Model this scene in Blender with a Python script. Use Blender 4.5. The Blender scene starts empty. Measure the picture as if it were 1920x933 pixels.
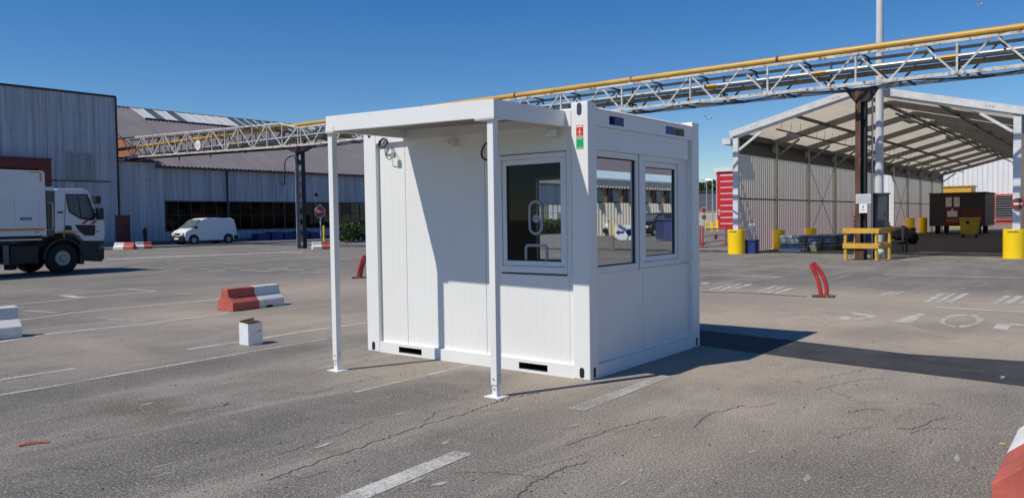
import bpy, bmesh, math, random
from mathutils import Vector, Matrix
random.seed(11)
V = Vector
scene = bpy.context.scene
col = scene.collection

# ------------------------------------------------------------------ camera
FPX, PITCH, ROLL, CAMH = 1472.28, 0.0389, -0.0142, 1.528     # focal length in pixels of a 1920 wide picture
fw = V((0, math.cos(PITCH), -math.sin(PITCH)))
_rt = V((1, 0, 0)); _up = _rt.cross(fw)
rt = math.cos(ROLL) * _rt + math.sin(ROLL) * _up
up = -math.sin(ROLL) * _rt + math.cos(ROLL) * _up
CAM = V((0, 0, CAMH))
cd = bpy.data.cameras.new('camera'); cam = bpy.data.objects.new('camera', cd); col.objects.link(cam)
cd.sensor_width = 36; cd.lens = 36 * FPX / 1920; cd.clip_end = 3000; cd.clip_start = 0.05
m = Matrix.Identity(4)
for i in range(3):
    m[i][0], m[i][1], m[i][2], m[i][3] = rt[i], up[i], -fw[i], CAM[i]
cam.matrix_world = m
scene.camera = cam
scene.render.resolution_x, scene.render.resolution_y = 1024, 497

# ------------------------------------------------------------------ sky and sun
SUN_AZ, SUN_EL = math.radians(61.8), math.radians(52.2)      # azimuth of the way shadows fall, from +Y towards +X
wd = bpy.data.worlds.new('World'); scene.world = wd; wd.use_nodes = True
nt = wd.node_tree; bg = nt.nodes['Background']
sky = nt.nodes.new('ShaderNodeTexSky'); sky.sky_type = 'NISHITA'; sky.sun_disc = False
sky.sun_elevation = SUN_EL; sky.sun_rotation = SUN_AZ + math.pi
sky.air_density = 1.0; sky.dust_density = 0.0; sky.ozone_density = 5.0; sky.altitude = 300
hs = nt.nodes.new('ShaderNodeHueSaturation'); hs.inputs['Saturation'].default_value = 1.30; hs.inputs['Hue'].default_value = 0.507
nt.links.new(sky.outputs[0], hs.inputs['Color']); nt.links.new(hs.outputs[0], bg.inputs[0]); bg.inputs[1].default_value = 0.100
sl = bpy.data.lights.new('sun', 'SUN'); so = bpy.data.objects.new('sun', sl); col.objects.link(so)
sl.energy = 4.35; sl.angle = math.radians(0.5); sl.color = (1.0, 0.935, 0.835)
sdir = V((math.sin(SUN_AZ) * math.cos(SUN_EL), math.cos(SUN_AZ) * math.cos(SUN_EL), -math.sin(SUN_EL)))
so.rotation_euler = sdir.to_track_quat('-Z', 'Y').to_euler(); so.location = (-10, -8, 30)
vs = scene.view_settings
vs.view_transform = 'Standard'; vs.look = 'None'; vs.gamma = 1; vs.exposure = 0.0; vs.use_curve_mapping = False

# ------------------------------------------------------------------ pixels to places
US = V((.616, .788, 0)).normalized()          # the site grid: depth ...
VS = V((US.y, -US.x, 0))                      # ... and right
def ray(x, y): return fw + rt * ((x - 960) / FPX) + up * ((466.5 - y) / FPX)
def gnd(x, y, z=0.0):
    d = ray(x, y); return CAM + d * ((z - CAMH) / d.z)
def hit(x, y, P, n):
    d = ray(x, y); return CAM + d * ((P - CAM).dot(n) / d.dot(n))
def SA(x, y, a):                              # on the plane a = const: (b, z)
    q = hit(x, y, VS * a, VS); return q.dot(US), q.z
def SB(x, y, b):                              # on the plane b = const: (a, z)
    q = hit(x, y, US * b, US); return q.dot(VS), q.z
def GS(x, y, z=0.0):
    q = gnd(x, y, z); return q.dot(VS), q.dot(US)
SITE = Matrix.Rotation(math.atan2(VS.y, VS.x), 4, 'Z')
CF = V((.7164, 7.2964, 0))
CABIN = Matrix.Translation(CF) @ SITE
WORLD = Matrix.Identity(4)

# ------------------------------------------------------------------ materials
def newmat(name):
    mt = bpy.data.materials.new(name); mt.use_nodes = True
    return mt, mt.node_tree, mt.node_tree.nodes['Principled BSDF']
def N(t, kind, **kw):
    n = t.nodes.new(kind)
    for k, v in kw.items(): setattr(n, k, v)
    return n
def coords(t, scale=(1, 1, 1)):
    c = N(t, 'ShaderNodeTexCoord'); mp = N(t, 'ShaderNodeMapping'); mp.inputs['Scale'].default_value = scale
    t.links.new(c.outputs['Object'], mp.inputs['Vector']); return mp.outputs[0]
def noise(t, vec, scale, detail=4, rough=.55, dist=0):
    n = N(t, 'ShaderNodeTexNoise'); n.inputs['Scale'].default_value = scale; n.inputs['Detail'].default_value = detail
    n.inputs['Roughness'].default_value = rough; n.inputs['Distortion'].default_value = dist
    t.links.new(vec, n.inputs['Vector']); return n.outputs['Fac']
def ramp(t, fac, lo, hi, a=0.0, b=1.0):
    r = N(t, 'ShaderNodeMapRange'); r.inputs['From Min'].default_value = lo; r.inputs['From Max'].default_value = hi
    r.inputs['To Min'].default_value = a; r.inputs['To Max'].default_value = b; r.interpolation_type = 'SMOOTHSTEP'
    t.links.new(fac, r.inputs['Value']); return r.outputs[0]
def mix(t, fac, a, b, blend='MIX'):
    x = N(t, 'ShaderNodeMix', data_type='RGBA', blend_type=blend)
    for s, v in (('Factor', fac), ('A', a), ('B', b)):
        i = [q for q in x.inputs if q.name == s and (q.type == 'RGBA' or s == 'Factor' and q.type == 'VALUE')][0]
        if hasattr(v, 'links') or hasattr(v, 'is_linked'): t.links.new(v, i)
        elif s == 'Factor': i.default_value = v
        else: i.default_value = (*v, 1)
    return [o for o in x.outputs if o.type == 'RGBA'][0]
def mul(t, a, b, op='MULTIPLY'):
    n = N(t, 'ShaderNodeMath', operation=op)
    for i, v in enumerate((a, b)):
        if isinstance(v, (int, float)): n.inputs[i].default_value = v
        else: t.links.new(v, n.inputs[i])
    return n.outputs[0]
def bump(t, h, p, strength=.3, dist=.01):
    b = N(t, 'ShaderNodeBump'); b.inputs['Strength'].default_value = strength; b.inputs['Distance'].default_value = dist
    t.links.new(h, b.inputs['Height']); t.links.new(b.outputs[0], p.inputs['Normal'])

def M(name, c, rough=.55, metal=0.0, var=.12, scale=3.0, stretch=(1, 1, 1), c2=None, lo=.5, hi=.7, bmp=0.0, bscale=60, spec=.5):
    """painted or plain surface: colour with soft variation, optional second colour in patches (dirt, rust)"""
    mt, t, p = newmat(name)
    vec = coords(t, stretch)
    n1 = noise(t, vec, scale, 6)
    dark = tuple(x * (1 - var) for x in c); lite = tuple(min(1, x * (1 + var)) for x in c)
    out = mix(t, ramp(t, n1, .3, .7), dark, lite)
    if c2:
        n2 = noise(t, vec, scale * 1.9, 8, .65, .4)
        out = mix(t, ramp(t, n2, lo, hi), out, c2)
    t.links.new(out, p.inputs['Base Color'])
    p.inputs['Metallic'].default_value = metal; p.inputs['Specular IOR Level'].default_value = spec
    r = ramp(t, n1, .2, .8, max(.05, rough - .08), min(1, rough + .1)); t.links.new(r, p.inputs['Roughness'])
    if bmp: bump(t, noise(t, coords(t), bscale, 3), p, bmp)
    return mt

def ground_mat():
    mt, t, p = newmat('asphalt')
    vec = coords(t)
    at = lambda nme: N(t, 'ShaderNodeAttribute', attribute_name=nme).outputs['Fac']
    big = noise(t, vec, .35, 5, .6, .6); med = noise(t, vec, 18, 5, .75); mid = noise(t, vec, 2.2, 6, .65); fine = noise(t, vec, 55, 3, .7); grit = noise(t, vec, 85, 2, .6)
    c = mix(t, ramp(t, big, .3, .7), (.142, .130, .115), (.245, .225, .196))
    # streaks along the driving direction
    rm = N(t, 'ShaderNodeMapping'); rm.inputs['Rotation'].default_value = (0, 0, math.atan2(.616, .788)); t.links.new(vec, rm.inputs[0])
    sm = N(t, 'ShaderNodeMapping'); sm.inputs['Scale'].default_value = (1.0, .13, 1); t.links.new(rm.outputs[0], sm.inputs[0])
    sn = noise(t, sm.outputs[0], 1.5, 6, .62, .3); sn3 = noise(t, sm.outputs[0], 4.5, 5, .6, .2)
    c = mix(t, ramp(t, sn, .50, .70, 0, .75), c, (.31, .282, .240)); c = mix(t, ramp(t, sn3, .52, .68, 0, .6), c, (.335, .305, .262))
    c = mix(t, ramp(t, sn, .46, .30, 0, .55), c, (.095, .090, .083))
    c = mix(t, ramp(t, mid, .52, .70, 0, .5), c, (.10, .095, .088)); c = mix(t, ramp(t, mid, .46, .32, 0, .45), c, (.30, .28, .25))
    dn = mul(t, at('dust'), ramp(t, noise(t, vec, 1.1, 7, .68, .5), .18, .60, .45, 1.15))
    c = mix(t, dn, c, (.46, .38, .288))
    sn2 = mul(t, at('stain'), ramp(t, noise(t, vec, 3.0, 6, .7), .3, .6, .2, 1.1))
    c = mix(t, sn2, c, (.115, .088, .064))
    bn = mul(t, at('band'), ramp(t, noise(t, vec, 1.6, 6, .65, .4), .25, .6, .45, 1.05))
    c = mix(t, mul(t, bn, .75), c, (.088, .083, .078))
    # stones in the wearing course
    c = mix(t, ramp(t, fine, .50, .66, 0, .75), c, (.46, .425, .375))
    c = mix(t, ramp(t, med, .42, .28, 0, .42), c, (.075, .070, .065)); c = mix(t, ramp(t, med, .58, .74, 0, .35), c, (.40, .37, .33))
    c = mix(t, ramp(t, grit, .36, .52, .9, 0), c, (.040, .038, .036))
    # hairline cracks
    wv = N(t, 'ShaderNodeTexNoise'); wv.inputs['Scale'].default_value = 1.7; wv.inputs['Detail'].default_value = 5
    t.links.new(vec, wv.inputs['Vector'])
    ad = N(t, 'ShaderNodeVectorMath', operation='MULTIPLY_ADD'); ad.inputs[1].default_value = (.9, .9, 0)
    t.links.new(wv.outputs['Color'], ad.inputs[0]); t.links.new(vec, ad.inputs[2])
    vo = N(t, 'ShaderNodeTexVoronoi', feature='DISTANCE_TO_EDGE'); vo.inputs['Scale'].default_value = .42
    t.links.new(ad.outputs[0], vo.inputs['Vector'])
    cr = mul(t, ramp(t, vo.outputs['Distance'], .0008, .0035, 1, 0), ramp(t, noise(t, vec, .5, 3), .47, .56))
    c = mix(t, mul(t, cr, .38), c, (.045, .042, .039))
    t.links.new(c, p.inputs['Base Color'])
    p.inputs['Roughness'].default_value = .88; p.inputs['Specular IOR Level'].default_value = .3
    hgt = mul(t, fine, mul(t, grit, .6), 'ADD'); bump(t, hgt, p, .28, .006)
    return mt

def paint_mat(name, c, wear=.5):
    """road paint worn through to the asphalt"""
    mt, t, p = newmat(name)
    vec = coords(t)
    n = noise(t, vec, 48, 6, .8); b = noise(t, vec, 2.2, 5, .65)
    t.links.new(mix(t, b, tuple(x * .75 for x in c), c), p.inputs['Base Color']); p.inputs['Roughness'].default_value = .75
    s = mul(t, n, mul(t, b, .55), 'ADD')
    f = ramp(t, s, wear + .06, wear + .42)
    tr = N(t, 'ShaderNodeBsdfTransparent'); mx = N(t, 'ShaderNodeMixShader')
    t.links.new(f, mx.inputs[0]); t.links.new(tr.outputs[0], mx.inputs[1]); t.links.new(p.outputs[0], mx.inputs[2])
    t.links.new(mx.outputs[0], t.nodes['Material Output'].inputs[0]); return mt

def glass_mat(name, tint=(.8, .85, .85), ior=1.5, extra=0.0):
    mt, t, p = newmat(name); t.nodes.remove(p)
    tr = N(t, 'ShaderNodeBsdfTransparent'); tr.inputs[0].default_value = (*tint, 1)
    gl = N(t, 'ShaderNodeBsdfGlossy'); gl.inputs['Roughness'].default_value = 0.0; gl.inputs[0].default_value = (.95, .97, .98, 1)
    fr = N(t, 'ShaderNodeFresnel'); fr.inputs[0].default_value = ior
    f = mul(t, fr.outputs[0], extra, 'ADD')
    mx = N(t, 'ShaderNodeMixShader'); t.links.new(f, mx.inputs[0]); t.links.new(tr.outputs[0], mx.inputs[1]); t.links.new(gl.outputs[0], mx.inputs[2])
    t.links.new(mx.outputs[0], t.nodes['Material Output'].inputs[0]); return mt

def translucent_mat(name, c, amt, c2=None, zlo=0, zhi=2, var=.1, stretch=(1, 1, .15)):
    mt, t, p = newmat(name)
    vec = coords(t, stretch); n = noise(t, vec, 3, 5)
    cc = mix(t, ramp(t, n, .3, .7), tuple(x * (1 - var) for x in c), c)
    if c2:
        sx = N(t, 'ShaderNodeSeparateXYZ'); g = N(t, 'ShaderNodeTexCoord'); t.links.new(g.outputs['Object'], sx.inputs[0])
        zz = mul(t, sx.outputs['Z'], mul(t, noise(t, coords(t), 1.3, 4), 1.2), 'SUBTRACT')
        cc = mix(t, ramp(t, zz, zlo, zhi, .8, 0), cc, c2)
    t.links.new(cc, p.inputs['Base Color']); p.inputs['Roughness'].default_value = .6
    tl = N(t, 'ShaderNodeBsdfTranslucent'); t.links.new(cc, tl.inputs[0])
    mx = N(t, 'ShaderNodeMixShader'); mx.inputs[0].default_value = amt
    t.links.new(p.outputs[0], mx.inputs[1]); t.links.new(tl.outputs[0], mx.inputs[2])
    t.links.new(mx.outputs[0], t.nodes['Material Output'].inputs[0]); return mt

def brick_mat():
    mt, t, p = newmat('brick')
    vec = coords(t); b = N(t, 'ShaderNodeTexBrick'); b.inputs['Scale'].default_value = 4.2
    b.inputs['Color1'].default_value = (.42, .15, .07, 1); b.inputs['Color2'].default_value = (.33, .11, .055, 1); b.inputs['Mortar'].default_value = (.35, .28, .22, 1)
    rx = N(t, 'ShaderNodeMapping'); rx.inputs['Rotation'].default_value = (math.pi / 2, 0, 0)
    t.links.new(vec, rx.inputs[0]); t.links.new(rx.outputs[0], b.inputs[0]); t.links.new(b.outputs[0], p.inputs['Base Color'])
    p.inputs['Roughness'].default_value = .9; return mt

def leaf_mat(name, c):
    mt, t, p = newmat(name)
    n = noise(t, coords(t), 4, 4); g = N(t, 'ShaderNodeNewGeometry')
    o = mix(t, g.outputs['Random Per Island'], tuple(x * .55 for x in c), tuple(min(1, x * 1.5) for x in c))
    o = mix(t, ramp(t, n, .35, .7, 0, .4), o, (c[0] * 1.6, c[1] * 1.2, c[2] * .8))
    t.links.new(o, p.inputs['Base Color']); p.inputs['Roughness'].default_value = .75; p.inputs['Specular IOR Level'].default_value = .2; return mt

MT = dict(
    ground=ground_mat(), paint=paint_mat('road_paint', (.60, .575, .52), .44), paint_old=paint_mat('old_road_paint', (.50, .48, .44), .50),
    paint_worn=paint_mat('worn_letter_paint', (.60, .575, .515), .475), paint_far=paint_mat('far_road_paint', (.66, .65, .61), .34), paint_fresh=paint_mat('fresh_road_paint', (.60, .58, .54), .50),
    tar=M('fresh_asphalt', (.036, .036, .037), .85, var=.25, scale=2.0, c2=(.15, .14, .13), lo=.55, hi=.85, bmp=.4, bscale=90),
    joint=M('tar_joint', (.10, .097, .093), .9, var=.2), crack=M('crack_dark', (.095, .089, .082), .95),
    kerb=M('kerb_stone', (.30, .29, .27), .85, var=.2, scale=4, bmp=.3), walk=M('pavement', (.13, .125, .12), .9, var=.2, scale=1.5, bmp=.3),
    cabin=M('cabin_white', (.765, .765, .735), .38, var=.02, scale=1.2, c2=(.66, .655, .63), lo=.60, hi=.95),
    cabin_rail=M('cabin_rail_white', (.775, .775, .75), .34, var=.02, scale=1.5, c2=(.60, .58, .54), lo=.62, hi=.95),
    skyblue=M('pale_blue_sheet', (.50, .64, .70), .6, var=.1),
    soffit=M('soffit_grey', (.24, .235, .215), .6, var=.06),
    alu=M('window_frame_white', (.72, .735, .74), .35, var=.03), gasket=M('black_gasket', (.015, .015, .017), .6),
    lining=M('cabin_lining', (.075, .085, .09), .6, var=.05), cfloor=M('cabin_floor', (.10, .10, .10), .6),
    glass=glass_mat('ticket_glass', (.88, .92, .92), 1.30), mglass=glass_mat('coated_glass', (.30, .34, .35), 1.6, .60),
    hole=M('dark_hole', (.012, .012, .012), .9), blue=M('blue_plug', (.02, .035, .20), .4), grey=M('grey_plastic', (.30, .32, .34), .45),
    red=M('sticker_red', (.62, .025, .02), .4, var=.05), green=M('sticker_green', (.005, .38, .10), .4, var=.08), white=M('white_print', (.8, .8, .8), .5, var=.03),
    cable=M('black_cable', (.02, .02, .022), .5), galv=M('galvanised', (.55, .56, .57), .4, .6, var=.12, scale=8),
    clad=M('blue_grey_cladding', (.37, .405, .47), .6, .0, var=.24, scale=1.6, stretch=(1, 2.2, .07), c2=(.25, .26, .29), lo=.50, hi=.80),
    clad2=M('blue_grey_patch', (.27, .295, .34), .6, .0, var=.18, scale=1.4, stretch=(1, 2, .1)),
    roof=M('fibre_cement_roof', (.165, .148, .158), .85, var=.12, scale=.8, stretch=(.15, 1.5, 1), c2=(.22, .20, .20), lo=.6, hi=.9),
    brick=brick_mat(), trim=M('dark_trim', (.03, .034, .042), .6), skyl=M('skylight_glass', (.085, .115, .13), .35, var=.2, scale=2), skyw=M('skylight_white', (.56, .58, .56), .5, var=.08),
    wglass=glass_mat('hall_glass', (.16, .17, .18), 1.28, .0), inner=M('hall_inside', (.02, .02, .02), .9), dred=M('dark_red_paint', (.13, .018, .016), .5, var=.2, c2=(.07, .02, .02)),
    wpaint=M('white_steel', (.56, .54, .50), .55, var=.14, scale=2.5, c2=(.17, .075, .04), lo=.50, hi=.66),
    dsteel=M('dark_steel', (.045, .042, .042), .6, .2, var=.3, c2=(.14, .06, .03), lo=.58, hi=.75),
    ypipe=M('yellow_pipe', (.52, .30, .045), .45, var=.12, scale=1.2, c2=(.38, .17, .04), lo=.62, hi=.8), gpipe=M('grey_pipe', (.34, .37, .38), .4, .2, var=.12),
    bpipe=M('brown_pipe', (.27, .17, .07), .5, var=.25, c2=(.42, .26, .07), lo=.5, hi=.7), rust=M('rust', (.125, .062, .04), .85, .1, var=.4, scale=3, stretch=(1, 1, .3), c2=(.30, .28, .27), lo=.58, hi=.68, bmp=.4, bscale=30),
    dblue_shade=M('column_dark_blue_shade', (.014, .018, .030), .7, var=.2, c2=(.10, .05, .035), lo=.66, hi=.8), lblue_lit=M('column_sunlit', (.45, .50, .55), .5, var=.2),  # column tones: darkened for shaded sides, light for the sunlit flange
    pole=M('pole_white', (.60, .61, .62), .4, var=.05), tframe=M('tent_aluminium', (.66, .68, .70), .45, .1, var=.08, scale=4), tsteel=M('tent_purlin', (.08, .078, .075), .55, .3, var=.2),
    tleg_shade=M('tent_leg_shaded', (.38, .39, .39), .5, .2, var=.12),  # leg aluminium again, darkened for the shade inside the tent
    tframe_shade=M('tent_frame_shaded', (.20, .20, .195), .55, .2, var=.12),  # rafter aluminium again, with the indoor shade put into its colour
    twall=translucent_mat('tent_wall_sheet', (1.0, .90, .70), .95, (.95, .70, .58), .2, 3.0), troof=translucent_mat('tent_membrane', (.84, .74, .58), .44, stretch=(.6, .1, 1)),
    ybar=M('yellow_barrel', (.95, .64, .006), .4, var=.05, scale=2, c2=(.55, .32, .03), lo=.70, hi=.9), yold=M('yellow_guard', (.62, .36, .045), .5, var=.12, scale=6, c2=(.20, .12, .05), lo=.60, hi=.74),
    sign=M('sign_grey', (.55, .55, .54), .5), ink=M('dark_print', (.05, .05, .06), .6), cabgrey=M('cabinet_grey', (.085, .09, .095), .3, .5, var=.15),
    bred=M('barrier_red', (.46, .105, .075), .7, var=.15, scale=5, c2=(.55, .30, .24), lo=.6, hi=.85, bmp=.25, bscale=40), bwhite=M('barrier_white', (.68, .67, .65), .7, var=.08, scale=5, c2=(.34, .33, .31), lo=.58, hi=.76, bmp=.25, bscale=40),
    bconc=M('barrier_concrete', (.44, .42, .39), .85, var=.15, scale=6, c2=(.28, .26, .23), lo=.5, hi=.75, bmp=.4, bscale=40),
    pred=M('post_red', (.48, .035, .035), .42, var=.2, scale=6, c2=(.55, .22, .19), lo=.58, hi=.8), card=M('cardboard', (.42, .25, .12), .8), boxw=M('carton_white', (.74, .75, .76), .6, var=.03), boxp=M('carton_print', (.42, .44, .48), .6),
    strip=M('orange_strip', (.60, .12, .05), .5), tyre=M('tyre', (.012, .012, .013), .8), black=M('black_plastic', (.013, .014, .016), .5), chassis=M('chassis', (.016, .017, .02), .6),
    tcab=M('truck_white', (.64, .66, .69), .35, var=.03), tbox=M('truck_box_white', (.68, .70, .72), .45, var=.05, scale=1.5), orange=M('orange_tape', (.62, .27, .02), .5), hub=M('wheel_hub', (.30, .34, .33), .45, .3, var=.15),
    vglass=glass_mat('vehicle_glass', (.22, .26, .27), 1.5, .03), plate=M('plate_blue', (.06, .08, .2), .5), van=M('van_white', (.70, .72, .74), .3, var=.02), lamp=M('lamp_lens', (.62, .55, .52), .15),
    hedge=leaf_mat('hedge_leaf', (.045, .085, .025)), tree=leaf_mat('tree_leaf', (.05, .085, .03)), bark=M('bark', (.08, .06, .045), .9),
    stop=M('sign_red', (.22, .03, .028), .5), signback=M('sign_dark_back', (.06, .065, .07), .5), wrap=M('stretch_wrap', (.20, .235, .29), .16, var=.5, scale=5, c2=(.62, .66, .70), lo=.56, hi=.70, bmp=.7, bscale=9), pallet=M('pallet_wood', (.22, .16, .10), .85),
    bluebox=M('blue_crate', (.015, .035, .17), .5), crimson=M('red_door_panel', (.50, .022, .028), .45, var=.05), slate=M('slate_building', (.085, .095, .115), .7), beige=M('beige_wall', (.42, .38, .32), .8),
    wwall=M('white_cladding', (.72, .72, .71), .55, var=.04, stretch=(1, 1, .1)), louvre=M('louvre', (.30, .31, .32), .5), trailer=M('trailer_dark', (.022, .023, .025), .6), trailred=M('trailer_red', (.09, .010, .011), .5), biny=M('bin_yellow', (.42, .33, .02), .5),
    cream=M('cream_cladding', (.80, .74, .60), .6, var=.05), ochre=M('ochre_panel', (.50, .28, .12), .6), bird=M('gull', (.55, .55, .56), .7), navy=M('navy_print', (.02, .05, .2), .5), rubber=M('dark_rubber', (.02, .02, .022), .8),
    whitespot=M('white_flake', (.66, .66, .64), .6), yspot=M('yellow_flake', (.75, .55, .02), .6), carblack=M('car_black', (.015, .016, .018), .2),
)

# ------------------------------------------------------------------ mesh building
class MB:
    def __init__(s): s.v, s.f, s.m = [], [], []
    def add(s, vs_, fs, mi=0):
        o = len(s.v); s.v += [tuple(q) for q in vs_]; s.f += [tuple(i + o for i in q) for q in fs]; s.m += [mi] * len(fs); return s
    def box(s, x0, x1, y0, y1, z0, z1, mi=0):
        p = [(x, y, z) for z in (z0, z1) for y in (y0, y1) for x in (x0, x1)]
        return s.add(p, [(0, 2, 3, 1), (4, 5, 7, 6), (0, 1, 5, 4), (2, 6, 7, 3), (0, 4, 6, 2), (1, 3, 7, 5)], mi)
    def bar(s, p, q, w, h, upv=(0, 0, 1), mi=0):
        p, q = V(p), V(q); d = (q - p).normalized(); u_ = V(upv)
        if abs(d.dot(u_)) > .98: u_ = V((1, 0, 0))
        r = d.cross(u_).normalized() * w / 2; n = r.cross(d).normalized() * h / 2
        c = [p - r - n, p + r - n, p + r + n, p - r + n, q - r - n, q + r - n, q + r + n, q - r + n]
        return s.add(c, [(0, 3, 2, 1), (4, 5, 6, 7), (0, 1, 5, 4), (1, 2, 6, 5), (2, 3, 7, 6), (3, 0, 4, 7)], mi)
    def tube(s, path, r, n=8, mi=0):
        path = [V(p) for p in path]; rs = r if isinstance(r, (list, tuple)) else [r] * len(path)
        rings = []; ref = None
        for i, p in enumerate(path):
            d = (path[min(i + 1, len(path) - 1)] - path[max(i - 1, 0)]).normalized()
            if ref is None:
                ref = V((0, 0, 1)) if abs(d.z) < .9 else V((1, 0, 0))
            x = d.cross(ref).normalized(); y = d.cross(x).normalized(); ref = (ref - d * ref.dot(d)).normalized() if (ref - d * ref.dot(d)).length > .05 else ref
            rings.append([p + (x * math.cos(2 * math.pi * k / n) + y * math.sin(2 * math.pi * k / n)) * rs[i] for k in range(n)])
        vs_ = [q for g in rings for q in g]; fs = []
        for i in range(len(path) - 1):
            for k in range(n):
                a, b = i * n + k, i * n + (k + 1) % n
                fs.append((a, b, b + n, a + n))
        fs.append(tuple(range(n))); fs.append(tuple(reversed(range((len(path) - 1) * n, len(path) * n))))
        return s.add(vs_, fs, mi)
    def cyl(s, p, q, r0, r1=None, n=16, mi=0): return s.tube([p, q], [r0, r0 if r1 is None else r1], n, mi)
    def prism(s, pts, off, mi=0):
        pts = [V(p) for p in pts]; off = V(off); n = len(pts)
        return s.add(pts + [p + off for p in pts], [tuple(range(n)), tuple(reversed(range(n, 2 * n)))] + [(i, i + n, (i + 1) % n + n, (i + 1) % n) for i in range(n)], mi)
    def sheet(s, line, off, mi=0):
        line = [V(p) for p in line]; off = V(off); n = len(line)
        return s.add(line + [p + off for p in line], [(i, i + 1, i + 1 + n, i + n) for i in range(n - 1)], mi)
    def quad(s, a, b, c, d, mi=0): return s.add([a, b, c, d], [(0, 1, 2, 3)], mi)
    def poly(s, pts, mi=0): return s.add(pts, [tuple(range(len(pts)))], mi)
    def ball(s, c, rx, ry, rz, n=10, mi=0):
        c = V(c); vs_ = []; fs = []
        for i in range(n // 2 + 1):
            th = math.pi * i / (n // 2)
            for k in range(n):
                ph = 2 * math.pi * k / n
                vs_.append(c + V((rx * math.sin(th) * math.cos(ph), ry * math.sin(th) * math.sin(ph), rz * math.cos(th))))
        for i in range(n // 2):
            for k in range(n):
                a, b = i * n + k, i * n + (k + 1) % n; fs.append((a, a + n, b + n, b))
        return s.add(vs_, fs, mi)

OFF = {}; FR = {}
def build(mb, name, mat, parent=None, frame=None, origin=(0, 0, 0), label=None, cat=None, group=None, kind=None, smooth=False, bevel=0.0, seg=2):
    """one mesh object; coordinates are those of the thing's frame"""
    org = OFF[parent.name] if parent else V(origin)
    me = bpy.data.meshes.new(name)
    me.from_pydata([tuple(V(p) - org) for p in mb.v], [], mb.f)
    mats = mat if isinstance(mat, (list, tuple)) else [mat]
    for q in mats: me.materials.append(MT[q])
    for p, i in zip(me.polygons, mb.m): p.material_index = i
    bm = bmesh.new(); bm.from_mesh(me)
    bmesh.ops.remove_doubles(bm, verts=bm.verts, dist=1e-5)
    bmesh.ops.recalc_face_normals(bm, faces=bm.faces)
    if bevel:
        ed = [e for e in bm.edges if len(e.link_faces) == 2 and e.calc_face_angle(0) > .5]
        bmesh.ops.bevel(bm, geom=ed, offset=bevel, segments=seg, affect='EDGES', profile=.6, clamp_overlap=True)
    if smooth:
        for f in bm.faces: f.smooth = True
        for e in bm.edges:
            if len(e.link_faces) == 2 and e.calc_face_angle(0) > .6: e.smooth = False
    bm.to_mesh(me); bm.free()
    o = bpy.data.objects.new(name, me); col.objects.link(o)
    if parent: o.parent = parent
    else: o.matrix_world = (frame or WORLD) @ Matrix.Translation(org); FR[o.name] = frame or WORLD
    OFF[o.name] = org
    for k, v in (('label', label), ('category', cat), ('group', group), ('kind', kind)):
        if v: o[k] = v
    return o
def thing(name, label, cat, frame=WORLD, origin=(0, 0, 0), group=None):
    o = bpy.data.objects.new(name, None); col.objects.link(o)
    o.empty_display_size = .3; o.matrix_world = frame @ Matrix.Translation(V(origin)); OFF[o.name] = V(origin)
    o['label'] = label; o['category'] = cat
    if group: o['group'] = group
    return o
def text(parent, name, body, size, place, mat, extrude=.002):
    """flat lettering; place is a matrix in the frame of the thing"""
    cu = bpy.data.curves.new(name, 'FONT'); cu.body = body; cu.size = size; cu.align_x = 'CENTER'; cu.align_y = 'CENTER'; cu.extrude = extrude; cu.resolution_u = 3
    tmp = bpy.data.objects.new(name + '_t', cu); col.objects.link(tmp)
    dg = bpy.context.evaluated_depsgraph_get(); me = bpy.data.meshes.new_from_object(tmp.evaluated_get(dg))
    bpy.data.objects.remove(tmp); me.name = name; me.materials.clear(); me.materials.append(MT[mat])
    o = bpy.data.objects.new(name, me); col.objects.link(o)
    if parent:
        o.parent = parent; o.matrix_local = Matrix.Translation(-OFF[parent.name]) @ place
        OFF[o.name] = OFF[parent.name]
    return o
def basis(p, x, y):
    x, y = V(x).normalized(), V(y).normalized(); z = x.cross(y); mm = Matrix.Identity(4)
    for i in range(3): mm[i][0], mm[i][1], mm[i][2], mm[i][3] = x[i], y[i], z[i], p[i]
    return mm
def wave(p0, d, length, out, period, depth, flat=.5):
    """trapezoid profile of a ribbed sheet, from p0 along d, ribs standing out by depth"""
    p0, d, out = V(p0), V(d), V(out); pts = []; n = max(1, round(length / period)); pr = length / n
    for i in range(n):
        s0 = i * pr
        for q, h in ((0, 0), (flat, 0), (flat + .12, 1), (.88, 1)): pts.append(p0 + d * (s0 + q * pr) + out * depth * h)
    pts.append(p0 + d * length); return pts

# ================================================================== GROUND
def axis(lo, hi, step, far0, far1):
    xs = []; x = lo
    while x < hi + 1e-6: xs.append(x); x += step
    s, x = step, lo
    while x > far0: s *= 1.35; x -= s; xs.insert(0, max(x, far0))
    s, x = step, xs[-1]
    while x < far1: s *= 1.35; x += s; xs.append(min(x, far1))
    return xs
XS, YS = axis(-13, 19, .22, -900, 900), axis(2.5, 32, .22, -120, 1500)
DUST = [(1500, 600, 5.0, 2.2, .85), (1700, 630, 3.5, 1.8, .7), (1400, 690, 2.0, 1.3, .6), (1300, 760, 2.2, 1.2, .55), (1150, 850, 1.2, .8, .25), (560, 540, 3.0, 3.2, .75), (640, 600, 2.0, 1.6, .5),
        (330, 590, 2.2, 1.0, .55), (150, 650, 2.0, .8, .5), (1600, 555, 5, 1.5, .6), (1850, 570, 3, 2, .6), (1750, 760, 1.6, 1.2, .3), (700, 700, 1.0, .6, .3), (480, 600, 1.6, 1.0, .45), (900, 690, 1.2, .8, .35)]
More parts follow.
